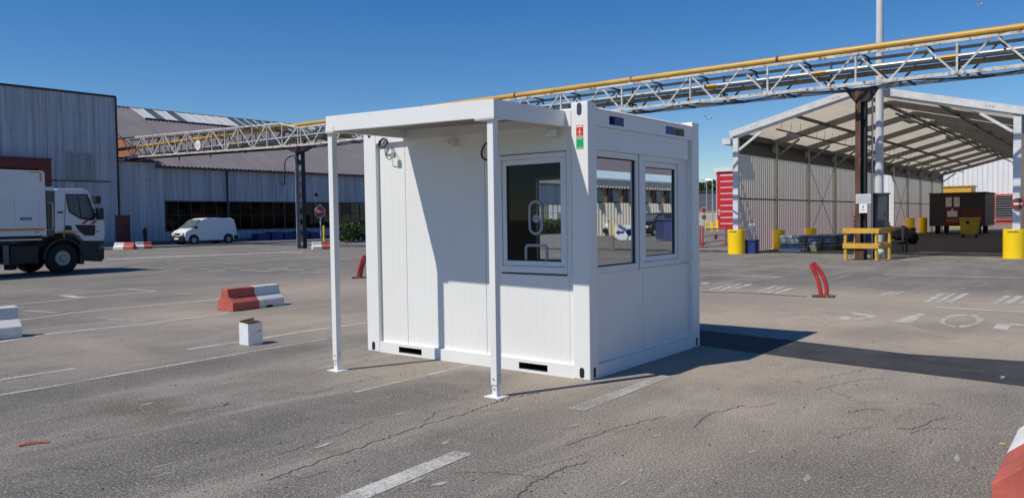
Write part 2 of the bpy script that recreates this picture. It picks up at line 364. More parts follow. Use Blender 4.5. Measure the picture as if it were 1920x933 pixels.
BANDS = [([(-60, 770), (150, 728), (350, 690), (560, 655)], .32, .8), ([(-40, 960), (150, 895), (420, 828), (640, 770), (900, 708)], .34, .75), ([(520, 960), (760, 860), (1000, 790), (1200, 735)], .30, .45), ([(-60, 600), (150, 565), (420, 535)], 1.6, .45), ([(700, 960), (1000, 850), (1250, 800)], .3, .3), ([(1500, 960), (1750, 830), (1990, 760)], .6, .4), ([(1450, 735), (1600, 720), (1800, 742)], .3, .35), ([(1630, 628), (1700, 622), (1790, 612)], .45, .5), ([(1300, 520), (1600, 520), (1990, 540)], 2.5, .3), ([(430, 500), (700, 500)], 3, .3)]
BP = [([gnd(*q) for q in P], w, k) for P, w, k in BANDS]
def bands(L, X, Y):
    t = 0.0; q = V((X, Y, 0))
    for P, w, k in L:
        d = 1e9
        for a, b in zip(P, P[1:]):
            ab = b - a; u = max(0, min(1, (q - a).dot(ab) / ab.length_squared)); d = min(d, (q - a - ab * u).length)
        r = d / w
        if r < 1.6: e = 1 if r < .7 else max(0, (1.6 - r) / .9); t = t + k * e * (1 - t)
    return t
STAIN = [(270, 770, .60, .30, 1.0), (1640, 770, .5, .25, .3), (860, 820, .4, .2, .35), (560, 700, .5, .2, .35), (1500, 880, .5, .25, .35), (120, 660, .6, .25, .5), (300, 655, .9, .25, .5), (900, 560, 1, 1, .2)]
DP = [(gnd(x, y), rx, ry, k) for x, y, rx, ry, k in DUST]; SP_ = [(gnd(x, y), rx, ry, k) for x, y, rx, ry, k in STAIN]
def blobs(L, X, Y):
    t = 0
    for p, rx, ry, k in L:
        dx, dy = X - p.x, Y - p.y; a, b = (dx * VS.x + dy * VS.y) / rx, (dx * US.x + dy * US.y) / ry
        q = a * a + b * b
        if q < 9: t = t + k * math.exp(-q) * (1 - t)
    return t
gm = bpy.data.meshes.new('ground'); nx, ny = len(XS), len(YS)
gm.from_pydata([(x, y, 0) for y in YS for x in XS], [], [(j * nx + i, j * nx + i + 1, (j + 1) * nx + i + 1, (j + 1) * nx + i) for j in range(ny - 1) for i in range(nx - 1)])
for nm, L in (('dust', DP), ('stain', SP_), ('band', BP)):
    at = gm.attributes.new(nm, 'FLOAT', 'POINT'); at.data.foreach_set('value', [((bands if nm == 'band' else blobs)(L, x, y) if -20 < x < 25 and 2 < y < 40 else 0.0) for y in YS for x in XS])
gm.materials.append(MT['ground']); ground = bpy.data.objects.new('ground', gm); col.objects.link(ground); ground['kind'] = 'structure'; OFF['ground'] = V((0, 0, 0))

def gline(pts, w, mat='paint', z=.004, name='painted_line'):
    P = [gnd(*p) for p in pts]; mb = MB(); L, R_ = [], []
    for i, p in enumerate(P):
        d = (P[min(i + 1, len(P) - 1)] - P[max(0, i - 1)]).normalized(); n = V((-d.y, d.x, 0)) * w / 2
        L.append((p.x + n.x, p.y + n.y, z)); R_.append((p.x - n.x, p.y - n.y, z))
    for i in range(len(P) - 1): mb.quad(R_[i], R_[i + 1], L[i + 1], L[i])
    return build(mb, name, mat, ground)
def gpoly(pts, mat='paint', z=.004, name='painted_line'):
    mb = MB(); mb.poly([(gnd(*p).x, gnd(*p).y, z) for p in pts]); return build(mb, name, mat, ground)
# near and left hand lines
gline([(-40, 718), (142, 690.5)], .07, 'paint')
gline([(-40, 747), (100, 724), (243, 698), (421, 668), (613, 635)], .075, 'paint_old')
gline([(350, 655), (448, 641.5)], .085, 'paint_fresh'); gline([(448, 641.5), (560, 623), (687, 605.5)], .085, 'paint')
gline([(-30, 646), (96, 625), (284, 606), (426, 587)], .10, 'paint')
gline([(30, 601), (157, 584), (299, 570.5), (421, 560)], .09, 'paint')
gline([(0, 573), (101, 564), (160, 557), (291, 546)], .09, 'paint'); gline([(99, 554), (238, 541)], .08, 'paint'); gline([(238, 541), (291, 546)], .10, 'paint'); gline([(117, 553.5), (150, 557.5)], .2, 'paint')
gline([(185, 596), (268, 602.5)], .09, 'paint_old'); gline([(48, 582), (108, 586)], .14, 'paint_old'); gline([(360, 614), (412, 618)], .07, 'paint_old'); gline([(45, 620), (200, 604), (330, 590)], .05, 'paint_old')
gline([(330, 549.5), (360, 551)], .09, 'paint_old'); gline([(390, 554.5), (412, 555.5)], .09, 'paint_old')
gpoly([(627, 934), (850, 846), (888, 850), (690, 934)], 'paint_fresh'); gpoly([(1062, 766), (1240, 703), (1259, 706), (1096, 770)], 'paint_old'); gline([(666, 735), (760, 713), (884, 684)], .07, 'paint_old')
# far left crossing: dashes
for i in range(11):
    x = 200 + i * 33; y = 486 - i * 1.35
    gline([(x, y), (x + 38, y - .9)], .32 + .02 * i, 'paint_far')
for i in range(16):
    x = 158 + i * 29; y = 499 + (i % 3) * 2.6 + (i * .45); gline([(x, y), (x + 34, y - 1.4)], .16, 'paint' if i % 4 else 'paint_far')
gline([(210, 477), (400, 470), (565, 466)], .12, 'paint_old'); gline([(420, 493), (480, 492)], .14, 'paint'); gline([(540, 496.5), (562, 496)], .14, 'paint'); gline([(565, 482), (612, 482)], .12, 'paint'); gline([(582, 511), (625, 508)], .14, 'paint')
# right hand lines
gline([(1345, 495), (1378, 496), (1465, 498.5)], .17, 'paint_fresh'); gline([(1545, 500.5), (1592, 501.5)], .12, 'paint'); gline([(1312, 515), (1400, 517), (1468, 520)], .17, 'paint_fresh'); gline([(1657, 514), (1780, 517.5), (1960, 523)], .12, 'paint')
gline([(1352, 504), (1530, 510)], .08, 'paint_old'); gline([(1470, 498.5), (1545, 500.5)], .09, 'paint_old')
def stripes(L):
    for (x0, y0, x1, y1, w) in L: gpoly([(x0, y0), (x1, y1), (x1 + w, y1), (x0 + w, y0)], 'paint_worn')
stripes([(1312, 533, 1318, 529, 14), (1326, 544, 1366, 532, 9), (1341, 545.5, 1383, 532, 9), (1358, 545, 1402, 532.5, 11), (1416, 548, 1450, 536, 10), (1431, 549.5, 1466, 536.5, 9), (1449, 550, 1480, 540, 10)])
stripes([(1647, 553, 1672, 546, 11), (1664, 554, 1690, 546, 10), (1730, 566, 1762, 549, 15), (1752, 567, 1785, 550, 10), (1772, 567, 1806, 550, 13), (1856, 569, 1884, 554, 14), (1880, 569, 1905, 555, 16), (1908, 570, 1930, 558, 20)])
gline([(1755, 576), (1830, 580), (1960, 587)], .14, 'paint'); gline([(1450, 538), (1560, 535), (1640, 543)], .06, 'paint_old')
# the word STOP as it lies there, worn
gpoly([(1573, 594), (1588, 592), (1600, 597), (1590, 600), (1576, 598)], 'paint_worn'); gpoly([(1597, 586), (1640, 591), (1646, 594), (1634, 597), (1600, 601), (1602, 597.5), (1628, 594), (1598, 589)], 'paint_worn'); gpoly([(1634, 583), (1642, 580), (1652, 583), (1640, 585)], 'paint_old')
gpoly([(1676, 604), (1684, 600), (1700, 594), (1724, 587), (1735, 588), (1721, 597), (1707, 606), (1690, 605)], 'paint_worn')
def garc(c, rx, ry, w, a0, a1, mat='paint_worn'):
    mb = MB(); P = []
    for k in range(13):
        a = math.radians(a0 + (a1 - a0) * k / 12); q0 = gnd(c[0] + rx * math.cos(a) + ry * .5 * math.sin(a), c[1] - ry * math.sin(a)); q1 = gnd(c[0] + (rx - w) * math.cos(a) + ry * .5 * math.sin(a), c[1] - (ry - w * .30) * math.sin(a)); P.append((q0, q1))
    for k in range(12): mb.quad((P[k][0].x, P[k][0].y, .004), (P[k + 1][0].x, P[k + 1][0].y, .004), (P[k + 1][1].x, P[k + 1][1].y, .004), (P[k][1].x, P[k][1].y, .004))
    build(mb, 'painted_letter', mat, ground)
garc((1803, 601.5), 41, 12.5, 13, -88, 70); garc((1803, 601.5), 41, 12.5, 10, 84, 262)
gpoly([(1862, 615), (1872, 605), (1900, 605), (1925, 609), (1925, 612), (1896, 610), (1888, 620)], 'paint_worn')
# black trench strip and tar joints
tarb = [(1300, 645), (1400, 659), (1600, 685), (1850, 715), (1990, 733)]; tart = [(1990, 686), (1920, 677), (1700, 663), (1500, 640), (1300, 617)]
gpoly(tarb + tart, 'tar', .003, 'trench_patch')
gline([(1300, 546.5), (1420, 550), (1513, 556)], .13, 'joint', .003, 'tar_joint'); gline([(1300, 551), (1420, 556), (1520, 560)], .05, 'paint_old', .0045)
def crack(pts, w):
    out = []
    for (x0, y0), (x1, y1) in zip(pts, pts[1:]):
        n = 14
        for k in range(n): out.append((x0 + (x1 - x0) * k / n + random.uniform(-3, 3), y0 + (y1 - y0) * k / n + random.uniform(-1.8, 1.8)))
    out.append(pts[-1]); gline(out, w, 'crack', .0035, 'crack')
crack([(500, 900), (640, 850), (760, 808), (880, 772), (925, 755), (960, 745), (1010, 735)], .009); crack([(520, 600 + 250), (560, 840), (700, 790)], .006); crack([(965, 933), (1000, 905), (1060, 875), (1100, 865)], .008)
for q in range(16):
    x, y = random.uniform(60, 1850), random.uniform(690, 925); L_ = [(x, y)]
    for r in range(random.randint(2, 4)): L_.append((L_[-1][0] + random.uniform(20, 70), L_[-1][1] - random.uniform(-6, 22)))
    if not 650 < x < 1330 or y > 790: crack(L_, random.uniform(.003, .006))
crack([(1300, 800), (1330, 775), (1395, 760)], .008); crack([(340, 775), (420, 760), (430, 755)], .007); crack([(1060, 835), (1160, 800), (1250, 780)], .006)
P = [gnd(*q) for q in ((34, 837), (48, 833.5), (64, 831.5), (80, 830), (93, 829.5))]; mbs = MB()
for k, (a, b) in enumerate(zip(P, P[1:])): mbs.bar((a.x, a.y, .010 + .006 * math.sin(k)), (b.x, b.y, .010 + .006 * math.sin(k + 1)), .028 - .003 * k, .006)
build(mbs, 'plastic_strip', 'strip', frame=WORLD, origin=(P[2].x, P[2].y, 0), label='bent orange plastic strip lying on the asphalt at lower left', cat='litter')
mbs = MB()
for k in range(60):
    p = gnd(random.uniform(0, 1920), random.choice((random.uniform(640, 930), random.uniform(560, 700))))
    if (p - CF - US * 1.2 - VS * -1.5).length < 2.6 or (p.x > 1.9 and 7.2 < p.y < 11): continue
    L_, w_ = random.uniform(.02, .10), random.uniform(.008, .026); n = 11; d = (US + V((random.uniform(-.4, .4), random.uniform(-.4, .4), 0))).normalized(); e = V((-d.y, d.x, 0))
    P = [p + d * L_ * math.cos(2 * math.pi * q / n) * random.uniform(.5, 1.2) + e * w_ * math.sin(2 * math.pi * q / n) * random.uniform(.4, 1.3) for q in range(n)]
    mbs.poly([(q.x, q.y, .0042) for q in P])
build(mbs, 'scuff', 'paint_old', ground, kind='stuff')
mbs = MB()
for k in range(260):
    p = gnd(random.uniform(0, 1920), random.uniform(500, 930)); r = random.uniform(.003, .008)
    if p.y > 22 or (p - CF).length < 1.0: continue
    mbs.ball((p.x, p.y, r * .5), r * random.uniform(.8, 1.4), r, r * .7, 6)
build(mbs, 'pebble', 'joint', ground, kind='stuff')
mbs = MB(); p = gnd(1880, 832); mbs.box(p.x - .016, p.x + .014, p.y - .010, p.y + .008, .001, .006)
build(mbs, 'plastic_scrap', 'yspot', frame=WORLD, origin=(p.x, p.y, 0), label='tiny yellow plastic scrap beside the near barrier end', cat='litter')

# pavement in front of the left hall
ka, kb = -47.6, -54.75
mb = MB(); mb.box(kb, ka - .15, 20, 84, -.05, .06); walk = build(mb, 'pavement', 'walk', frame=SITE, origin=(ka, 20, 0), kind='structure')
mb = MB(); b = 20
while b < 84: mb.box(ka - .148, ka, b, b + .985, -.05, .10); b += 1.0
build(mb, 'kerb', 'kerb', walk)

# ================================================================== THE CABIN
CL, CW, CH = 3.086, 2.402, 2.60
cab = thing('site_cabin', 'white container cabin with windows and lean-to canopy in the middle of the yard', 'cabin', CABIN)
def xs(s): return -s
for (x0, x1) in ((-.185, 0), (-CL, -CL + .205)):
    for (y0, y1, f) in ((0, .155, 0), (CW - .175, CW, 1)):
        mb = MB(); mb.box(x0, x1, y0, y1, 0.0, CH); p = build(mb, 'corner_post', 'cabin_rail', cab, bevel=.012)
        xc = (x0 + x1) / 2
        yc = (y0 + y1) / 2
        for z, hh in ((.065, .05), (2.535, .058)):
            if f == 0:
                h_ = MB(); pts = [(xc + (.028 if x0 > -1 else -.02) * 0 + .027 * math.cos(t_), y0 - .0015, z + (hh - .027) * (1 if math.sin(t_) > 0 else -1) + .027 * math.sin(t_)) for t_ in [2 * math.pi * k / 20 + .01 for k in range(20)]]
                h_.prism(pts, (0, .003, 0)); build(h_, 'casting_hole', 'hole' if z < 1 else 'cabgrey', p)  # flat disc on the surface, its dark colour imitating a shaded hole
            if x1 == 0:
                h_ = MB(); pts = [(.0015, yc + .02 * math.cos(t_), z + (hh - .02) * (1 if math.sin(t_) > 0 else -1) + .02 * math.sin(t_)) for t_ in [2 * math.pi * k / 20 + .01 for k in range(20)]]
                h_.prism(pts, (-.003, 0, 0)); build(h_, 'casting_hole', 'hole' if z < 1 else 'white', p)
def rail_x(name, y0, y1, z0, z1, pockets, pz, pocketmat):
    mb = MB(); x = -CL + .2045
    for (a, b_) in sorted((-q, -p) for p, q in pockets):
        mb.box(x, a, y0, y1, z0, z1); mb.box(a, b_, y0, y1, z0, pz[0]); mb.box(a, b_, y0, y1, pz[1], z1); x = b_
    mb.box(x, -.1845, y0, y1, z0, z1); r = build(mb, name, 'cabin_rail', cab)
    for (a, b_) in ((-q, -p) for p, q in pockets):
        k = MB(); s_ = 1 if y0 < 1 else -1; yy0 = y0 + .002 if s_ > 0 else y1 - .002
        k.quad((a, yy0 + s_ * .3, pz[0]), (b_, yy0 + s_ * .3, pz[0]), (b_, yy0 + s_ * .3, pz[1]), (a, yy0 + s_ * .3, pz[1]))
        k.quad((a + .001, yy0, pz[0]), (a + .001, yy0 + s_ * .3, pz[0]), (a + .001, yy0 + s_ * .3, pz[1]), (a + .001, yy0, pz[1])); k.quad((b_ - .001, yy0, pz[0]), (b_ - .001, yy0 + s_ * .3, pz[0]), (b_ - .001, yy0 + s_ * .3, pz[1]), (b_ - .001, yy0, pz[1]))
        k.quad((a, yy0, pz[0] + .001), (b_, yy0, pz[0] + .001), (b_, yy0 + s_ * .3, pz[0] + .001), (a, yy0 + s_ * .3, pz[0] + .001)); k.quad((a, yy0, pz[1] - .001), (b_, yy0, pz[1] - .001), (b_, yy0 + s_ * .3, pz[1] - .001), (a, yy0 + s_ * .3, pz[1] - .001))
        build(k, 'fork_pocket', pocketmat, r)
    return r
rail_x('bottom_rail', .006, .12, .0, .125, [(.495, .848), (2.206, 2.568)], (.026, .092), 'cabgrey')  # pocket lining coloured dark to imitate the shade inside the white rail
rail_x('bottom_rail', CW - .12, CW - .006, .0, .125, [(.495, .848), (2.206, 2.568)], (.026, .092), 'cabgrey')
rail_x('top_rail', .006, .12, 2.405, 2.552, [], (2.45, 2.5), 'hole'); rail_x('top_rail', CW - .12, CW - .006, 2.40, 2.552, [], (2.45, 2.5), 'hole')
for sgn, x0, x1, pk in ((1, -.12, -.006, [(.393, .677), (1.574, 2.03)]), (-1, -CL + .006, -CL + .12, [])):
    mb = MB(); mb.box(x0, x1, .1545, CW - .1745, 0, .125); build(mb, 'bottom_rail', 'cabin_rail', cab)
    mb = MB(); y = .1545; z0, z1, pz = 2.388, 2.535, (2.418, 2.504)
    for (a, b_) in pk:
        mb.box(x0, x1, y, a, z0, z1); mb.box(x0, x1, a, b_, z0, pz[0]); mb.box(x0, x1, a, b_, pz[1], z1); y = b_
    mb.box(x0, x1, y, CW - .1745, z0, z1); r = build(mb, 'top_rail', 'cabin_rail', cab)
    if sgn > 0:
        mb = MB(); mb.prism([(-.14, .157, 2.5355), (.012, .157, 2.5355), (.012, .157, 2.545), (-.05, .157, 2.572), (-.14, .157, 2.575)], (0, CW - .335, 0)); build(mb, 'gutter_edge', 'cabin_rail', r)
        for i, (a, b_) in enumerate(pk):
            k = MB(); k.box(-.119, -.10, a, b_, pz[0], pz[1]); k.box(-.10, -.007, a, a + .004, pz[0], pz[1]); k.box(-.10, -.007, b_ - .004, b_, pz[0], pz[1]); build(k, 'pocket_back', 'grey', r)
            k = MB()
            if i == 0: k.box(-.08, -.012, a + .11, b_ - .006, pz[0] + .003, pz[1] - .004)
            else: k.box(-.08, -.012, a + .006, a + .21, pz[0] + .003, pz[1] - .004)
            build(k, 'blue_plug', 'blue', r, bevel=.006)
def face_panel(name, along, f0, f1, z0, z1, off, mat='cabin'):
    """ribbed sandwich panel. along 'x': on the y = off plane, outward -y; 'y': on the x = off plane, outward +x"""
    mb = MB(); n = max(1, round((f1 - f0) / .096)); pr = (f1 - f0) / n; ln = []
    g = .0012
    for i in range(n):
        for q, d in ((0 if i else .02, 0), (.90, 0), (.93, g), (.97, g)): ln.append((f0 + (i + q) * pr, d))
    ln.append((f1 - .0015, 0)); ln = [(ln[0][0], .03)] + ln + [(f1 - .0015, .03)]
    if along == 'x': L = [(f, off + d, z0) for f, d in ln]
    elif along == '-x': L = [(f, off - d, z0) for f, d in ln]
    elif along == 'y': L = [(off - d, f, z0) for f, d in ln]
    else: L = [(off + d, f, z0) for f, d in ln]
    mb.sheet(L, (0, 0, z1 - z0)); return mb
PX = .050                                            # panels sit this far behind the rails
def join(*ms):
    r = MB()
    for q in ms: r.add(q.v, q.f)
    return r
Z0, Z1 = .1255, 2.4045
WX0, WX1, WZ0, WZ1 = -1.084, -.276, .988, 2.156      # opening of the ticket window
build(face_panel('p', 'x', -CL + .206, -2.457, Z0, Z1, PX), 'wall_panel', 'cabin', cab)
build(face_panel('p', 'x', -2.454, -1.294, Z0, Z1, PX), 'wall_panel', 'cabin', cab)
build(join(face_panel('p', 'x', -1.291, WX0 - .02, Z0, Z1, PX), face_panel('p', 'x', WX0 - .02, WX1 + .02, Z0, WZ0 - .02, PX), face_panel('p', 'x', WX0 - .02, WX1 + .02, WZ1 + .01, Z1, PX), face_panel('p', 'x', WX1 + .02, -.186, Z0, Z1, PX)), 'wall_panel', 'cabin', cab)
# right face: lower panels, header, reveals
build(face_panel('p', 'y', .156, 1.118, Z0, .985, -PX), 'wall_panel', 'cabin', cab); build(face_panel('p', 'y', 1.121, CW - .176, Z0, .985, -PX), 'wall_panel', 'cabin', cab)
mb = MB(); mb.box(-.06, -.016, .158, CW - .262, 2.166, 2.386); build(mb, 'shutter_box', 'cabin', cab, bevel=.004)
mb = MB(); mb.box(-.083, -.068, 1.972, CW - .176, .986, 2.386); build(mb, 'wall_panel', 'cabin', cab); mb = MB(); mb.box(-.074, -.030, 1.030, 1.112, .992, 2.1655); mu = build(mb, 'mullion', 'alu', cab, bevel=.004); mb = MB(); mb.box(-.0735, -.045, 1.0105, 1.029, .993, 2.165); mb.box(-.0735, -.045, 1.113, 1.1185, .993, 2.165); build(mb, 'shadow_gap', 'gasket', mu); mb = MB(); mb.box(-.0735, -.026, .1565, .180, .987, 2.165); build(mb, 'window_reveal', 'alu', cab)
# rear and left walls
RW = (-2.310, -1.35, .93, 2.075)
build(join(face_panel('p', '-x', -CL + .206, RW[0], Z0, Z1, CW - PX), face_panel('p', '-x', RW[0], RW[1], Z0, RW[2], CW - PX), face_panel('p', '-x', RW[0], RW[1], RW[3], Z1, CW - PX), face_panel('p', '-x', RW[1], -.186, Z0, Z1, CW - PX)), 'wall_panel', 'cabin', cab)
build(face_panel('p', '-y', .156, 1.2, Z0, Z1, -CL + PX), 'wall_panel', 'cabin', cab); build(face_panel('p', '-y', 1.203, CW - .176, Z0, Z1, -CL + PX), 'wall_panel', 'cabin', cab)
# lining with the same openings
mb = MB()
for y0, y1, o in ((.065, .085, (WX0, WX1, WZ0, WZ1)), (CW - .085, CW - .065, RW)):
    mb.box(-CL + .15, o[0], y0, y1, .13, 2.39); mb.box(o[1], -.13, y0, y1, .13, 2.39); mb.box(o[0], o[1], y0, y1, .13, o[2]); mb.box(o[0], o[1], y0, y1, o[3], 2.39)
mb.box(-CL + .085, -CL + .10, .09, CW - .09, .13, 2.39)
mb.box(-.10, -.085, .09, CW - .09, .13, .985); mb.box(-.10, -.085, .09, CW - .09, 2.166, 2.385); mb.box(-.10, -.085, 1.965, CW - .09, .986, 2.165); mb.box(-.10, -.085, .09, .178, .986, 2.165)
build(mb, 'wall_lining', 'lining', cab)
mb = MB(); mb.box(-CL + .13, -.125, .125, CW - .125, .07, .125); build(mb, 'floor', 'cfloor', cab)
mb = MB(); mb.box(-CL + .125, -.125, .125, CW - .125, 2.392, 2.44); build(mb, 'ceiling', 'lining', cab)
mb = MB(); mb.prism([(-CL + .1, .06, 2.553), (-CL + .1, CW / 2, 2.575), (-CL + .1, CW - .06, 2.553), (-CL + .1, CW - .06, 2.545), (-CL + .1, .06, 2.545)], (CL - .25, 0, 0)); build(mb, 'roof', 'cabin_rail', cab)
def window(name, pos, f0, f1, z0, z1, d0, parts, glassmat):
    """pos(f, d, z) puts face coordinate f, depth d behind the face and height z into the cabin frame"""
    def bx(mb, fa, fb, da, db, za, zb):
        p, q = pos(fa, da, za), pos(fb, db, zb)
        mb.box(min(p[0], q[0]), max(p[0], q[0]), min(p[1], q[1]), max(p[1], q[1]), za, zb)
    def ringm(fa, fb, za, zb, wl, wr, wb, wt, da, db):
        mb = MB(); bx(mb, fa, fa + wl, da, db, za, zb); bx(mb, fb - wr, fb, da, db, za, zb); bx(mb, fa + wl, fb - wr, da, db, za, za + wb); bx(mb, fa + wl, fb - wr, da, db, zb - wt, zb); return mb
    w = build(ringm(f0, f1, z0, z1, parts['fl'], parts['fr'], parts['fb'], parts['ft'], d0, d0 + .07), name, 'alu', cab, bevel=.002, seg=1)
    a0, a1, b0, b1 = f0 + parts['fl'] + .003, f1 - parts['fr'] - .003, z0 + parts['fb'] + .003, z1 - parts['ft'] - .003
    if parts.get('sash'):
        s_ = parts['sash']; build(ringm(a0, a1, b0, b1, s_, s_, s_, s_, d0 + .012, d0 + .06), 'sash', 'alu', w, bevel=.003, seg=1); a0, a1, b0, b1 = a0 + s_, a1 - s_, b0 + s_, b1 - s_
    build(ringm(a0, a1, b0, b1, .008, .008, .008, .008, d0 + .022, d0 + .045), 'gasket', 'gasket', w)
    mb = MB(); q = [pos(a0 + .006, d0 + .034, b0 + .006), pos(a1 - .006, d0 + .034, b0 + .006), pos(a1 - .006, d0 + .034, b1 - .006), pos(a0 + .006, d0 + .034, b1 - .006)]; mb.poly(q); build(mb, 'pane', glassmat, w)
    return w
fx = lambda f, d, z: (f, PX - .012 + d, z); fy = lambda f, d, z: (-d - .034, f, z); fr_ = lambda f, d, z: (f, CW - .03 - d, z)
tw = window('ticket_window', fx, WX0, WX1, WZ0, WZ1, 0, dict(fl=.018, fr=.018, fb=.062, ft=.045, sash=.05), 'glass')
mb = MB(); mb.box(WX0 - .028, WX0 - .001, PX - .004, PX + .03, WZ0 - .02, WZ1 + .012); mb.box(WX1 + .001, WX1 + .06, PX - .004, PX + .03, WZ0 - .02, WZ1 + .012); mb.box(WX0 - .028, WX1 + .06, PX - .006, PX + .03, WZ0 - .035, WZ0 - .021); build(mb, 'trim', 'alu', tw)
def rim(cx, cz, hw, hz, r, wd_, y):
    mb = MB(); n = 24
    def loop(hw, hz, r): return [(cx + (hw - r) * (1 if math.cos(t_) > 0 else -1) + r * math.cos(t_), cz + (hz - r) * (1 if math.sin(t_) > 0 else -1) + r * math.sin(t_)) for t_ in [2 * math.pi * (k + .5) / n for k in range(n)]]
    o, i = loop(hw, hz, r), loop(hw - wd_, hz - wd_, max(.005, r - wd_))
    for k in range(n):
        j = (k + 1) % n; P = [(*o[k],), (*o[j],), (*i[j],), (*i[k],)]
        mb.prism([(q[0], y, q[1]) for q in P], (0, .016, 0))
    return mb
def face_s(x, y): q = hit(x, y, CF, US); d = q - CF; return d.dot(VS), q.z
x_, z_ = face_s(997, 408); build(rim(x_, z_, .088, .172, .085, .026, PX + .012), 'speech_ring', 'grey', tw)
mb = MB(); mb.cyl((x_ + .005, PX + .016, z_ - .01), (x_ + .005, PX + .024, z_ - .01), .042, n=18); build(mb, 'speech_grille', 'grey', tw)
x_, z_ = face_s(998, 481); build(rim(x_, z_, .140, .122, .05, .026, PX + .012), 'pass_tray_rim', 'grey', tw)
window('side_window', fy, .183, 1.009, .990, 2.163, 0, dict(fl=.014, fr=.040, fb=.060, ft=.058, sash=0), 'mglass'); window('side_window', fy, 1.121, 1.958, .992, 2.165, .004, dict(fl=.012, fr=.022, fb=.058, ft=.058, sash=.055), 'mglass')
window('rear_window', fr_, RW[0], RW[1], RW[2], RW[3], 0, dict(fl=.03, fr=.03, fb=.04, ft=.04, sash=0), 'glass')
mb = MB()
for x in [-CL + .26 + .115 * k for k in range(25)]:
    if x < -.22: mb.box(x - .002, x + .002, PX - .003, PX - .0005, .170, .174)
for y in [.20 + .115 * k for k in range(18)]: mb.box(-PX + .0005, -PX + .004, y - .002, y + .002, .170, .174)
build(mb, 'panel_screw', 'grey', cab, kind='stuff')
# stickers
mb = MB(); mb.box(-.127, -.051, -.0018, -.0008, 2.275, 2.385); s1 = build(mb, 'safety_sticker', 'red', cab, label='red lifting instruction sticker'); mb = MB()
mb.box(-.121, -.057, -.0028, -.0018, 2.366, 2.378); mb.box(-.093, -.087, -.0028, -.0018, 2.325, 2.355); mb.box(-.110, -.070, -.0028, -.0018, 2.320, 2.325); mb.prism([(-.098, -.0028, 2.296), (-.090, -.0028, 2.318), (-.080, -.0028, 2.296), (-.085, -.0028, 2.296), (-.090, -.0028, 2.308), (-.094, -.0028, 2.296)], (0, .001, 0)); mb.box(-.121, -.057, -.0028, -.0018, 2.279, 2.285); build(mb, 'print', 'white', s1)
mb = MB(); mb.box(-.127, -.049, -.0018, -.0008, 2.166, 2.270); s2 = build(mb, 'safety_sticker', 'green', cab, label='green instruction sticker'); mb = MB()
for k in range(5): mb.box(-.118 + .013 * k, -.110 + .013 * k, -.0028, -.0018, 2.173, 2.180)
mb.box(-.12, -.056, -.0028, -.0018, 2.258, 2.263); build(mb, 'print', 'white', s2)
# hanging cables
def px_face(x, y, out=.02): q = hit(x, y, CF - US * out, US); d = q - CF; return (d.dot(VS), d.dot(US), d.z)
def loopcable(pts, r, out, nm='power_cable'):
    P = [V(px_face(x, y, out + .012 * math.sin(i * 1.7))) for i, (x, y) in enumerate(pts)]; Q = []
    for i in range(len(P) - 1):
        p0, p1, p2, p3 = P[max(i - 1, 0)], P[i], P[i + 1], P[min(i + 2, len(P) - 1)]
        for k in range(4):
            t = k / 4; Q.append(.5 * ((2 * p1) + (p2 - p0) * t + (2 * p0 - 5 * p1 + 4 * p2 - p3) * t * t + (3 * p1 - p0 - 3 * p2 + p3) * t ** 3))
    Q.append(P[-1]); mb = MB(); mb.tube(Q, r, 6); build(mb, nm, 'cable', cab, smooth=True)
loopcable([(719, 259), (711, 266), (711, 274), (717, 277), (724, 272), (726, 264), (720, 260), (714, 265), (713, 272)], .009, .02); loopcable([(722, 272), (722, 284), (725, 295), (731, 299), (736, 293), (735, 282), (730, 271)], .005, .02); loopcable([(912, 268), (906, 276), (903, 286), (905, 296), (912, 300)], .010, .02)
mb = MB(); q = px_face(737, 291, .02); mb.box(q[0] - .03, q[0] + .03, q[1] - .015, q[1] + .015, q[2] - .03, q[2] + .03); build(mb, 'plug', 'grey', cab, bevel=.006)
# canopy
cz = lambda x: 2.378 + (-.25 - x) / 2.18 * .048           # underside falls a little to the right
KX0, KX1, KY = -2.44, -.252, -1.062
can = MB(); can.prism([(KX0 + .01, KY + .01, cz(KX0) + .118), (KX1 - .01, KY + .01, cz(KX1) + .118), (KX1 - .01, .005, cz(KX1) + .128), (KX0 + .01, .005, cz(KX0) + .128)], (0, 0, .03)); can = build(can, 'canopy', 'cabin_rail', cab)
mb = MB(); mb.prism([(KX0, KY, cz(KX0)), (KX1, KY, cz(KX1)), (KX1, KY, cz(KX1) + .152), (KX0, KY, cz(KX0) + .152)], (0, .05, 0)); build(mb, 'fascia', 'cabin_rail', can, bevel=.004)
for x, sg in ((KX0, 1), (KX1, -1)):
    mb = MB(); mb.prism([(x, KY + .051, cz(x)), (x, .004, cz(x) + .008), (x, .004, cz(x) + .156), (x, KY + .051, cz(x) + .152)], (sg * .05, 0, 0)); build(mb, 'fascia', 'cabin_rail', can, bevel=.004)
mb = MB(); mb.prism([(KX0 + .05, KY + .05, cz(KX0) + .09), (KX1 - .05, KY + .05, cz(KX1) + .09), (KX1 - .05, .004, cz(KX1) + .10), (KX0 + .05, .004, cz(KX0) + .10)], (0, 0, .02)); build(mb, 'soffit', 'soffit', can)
mb = MB(); mb.prism([(KX1, .0, cz(KX1) + .006), (-.187, .0, cz(KX1) + .006), (-.187, .0, cz(KX1) + .15), (KX1, .0, cz(KX1) + .15)], (0, .004, 0)); build(mb, 'joint_plate', 'cabin_rail', can)
for k, x in enumerate((-1.75, -.45)):
    mb = MB(); mb.box(x, x + .10, -.06, .005, 2.30, 2.37); mb.box(x + .02, x + .08, -.09, -.06, 2.31, 2.36); build(mb, 'bracket', 'cabin_rail', can)
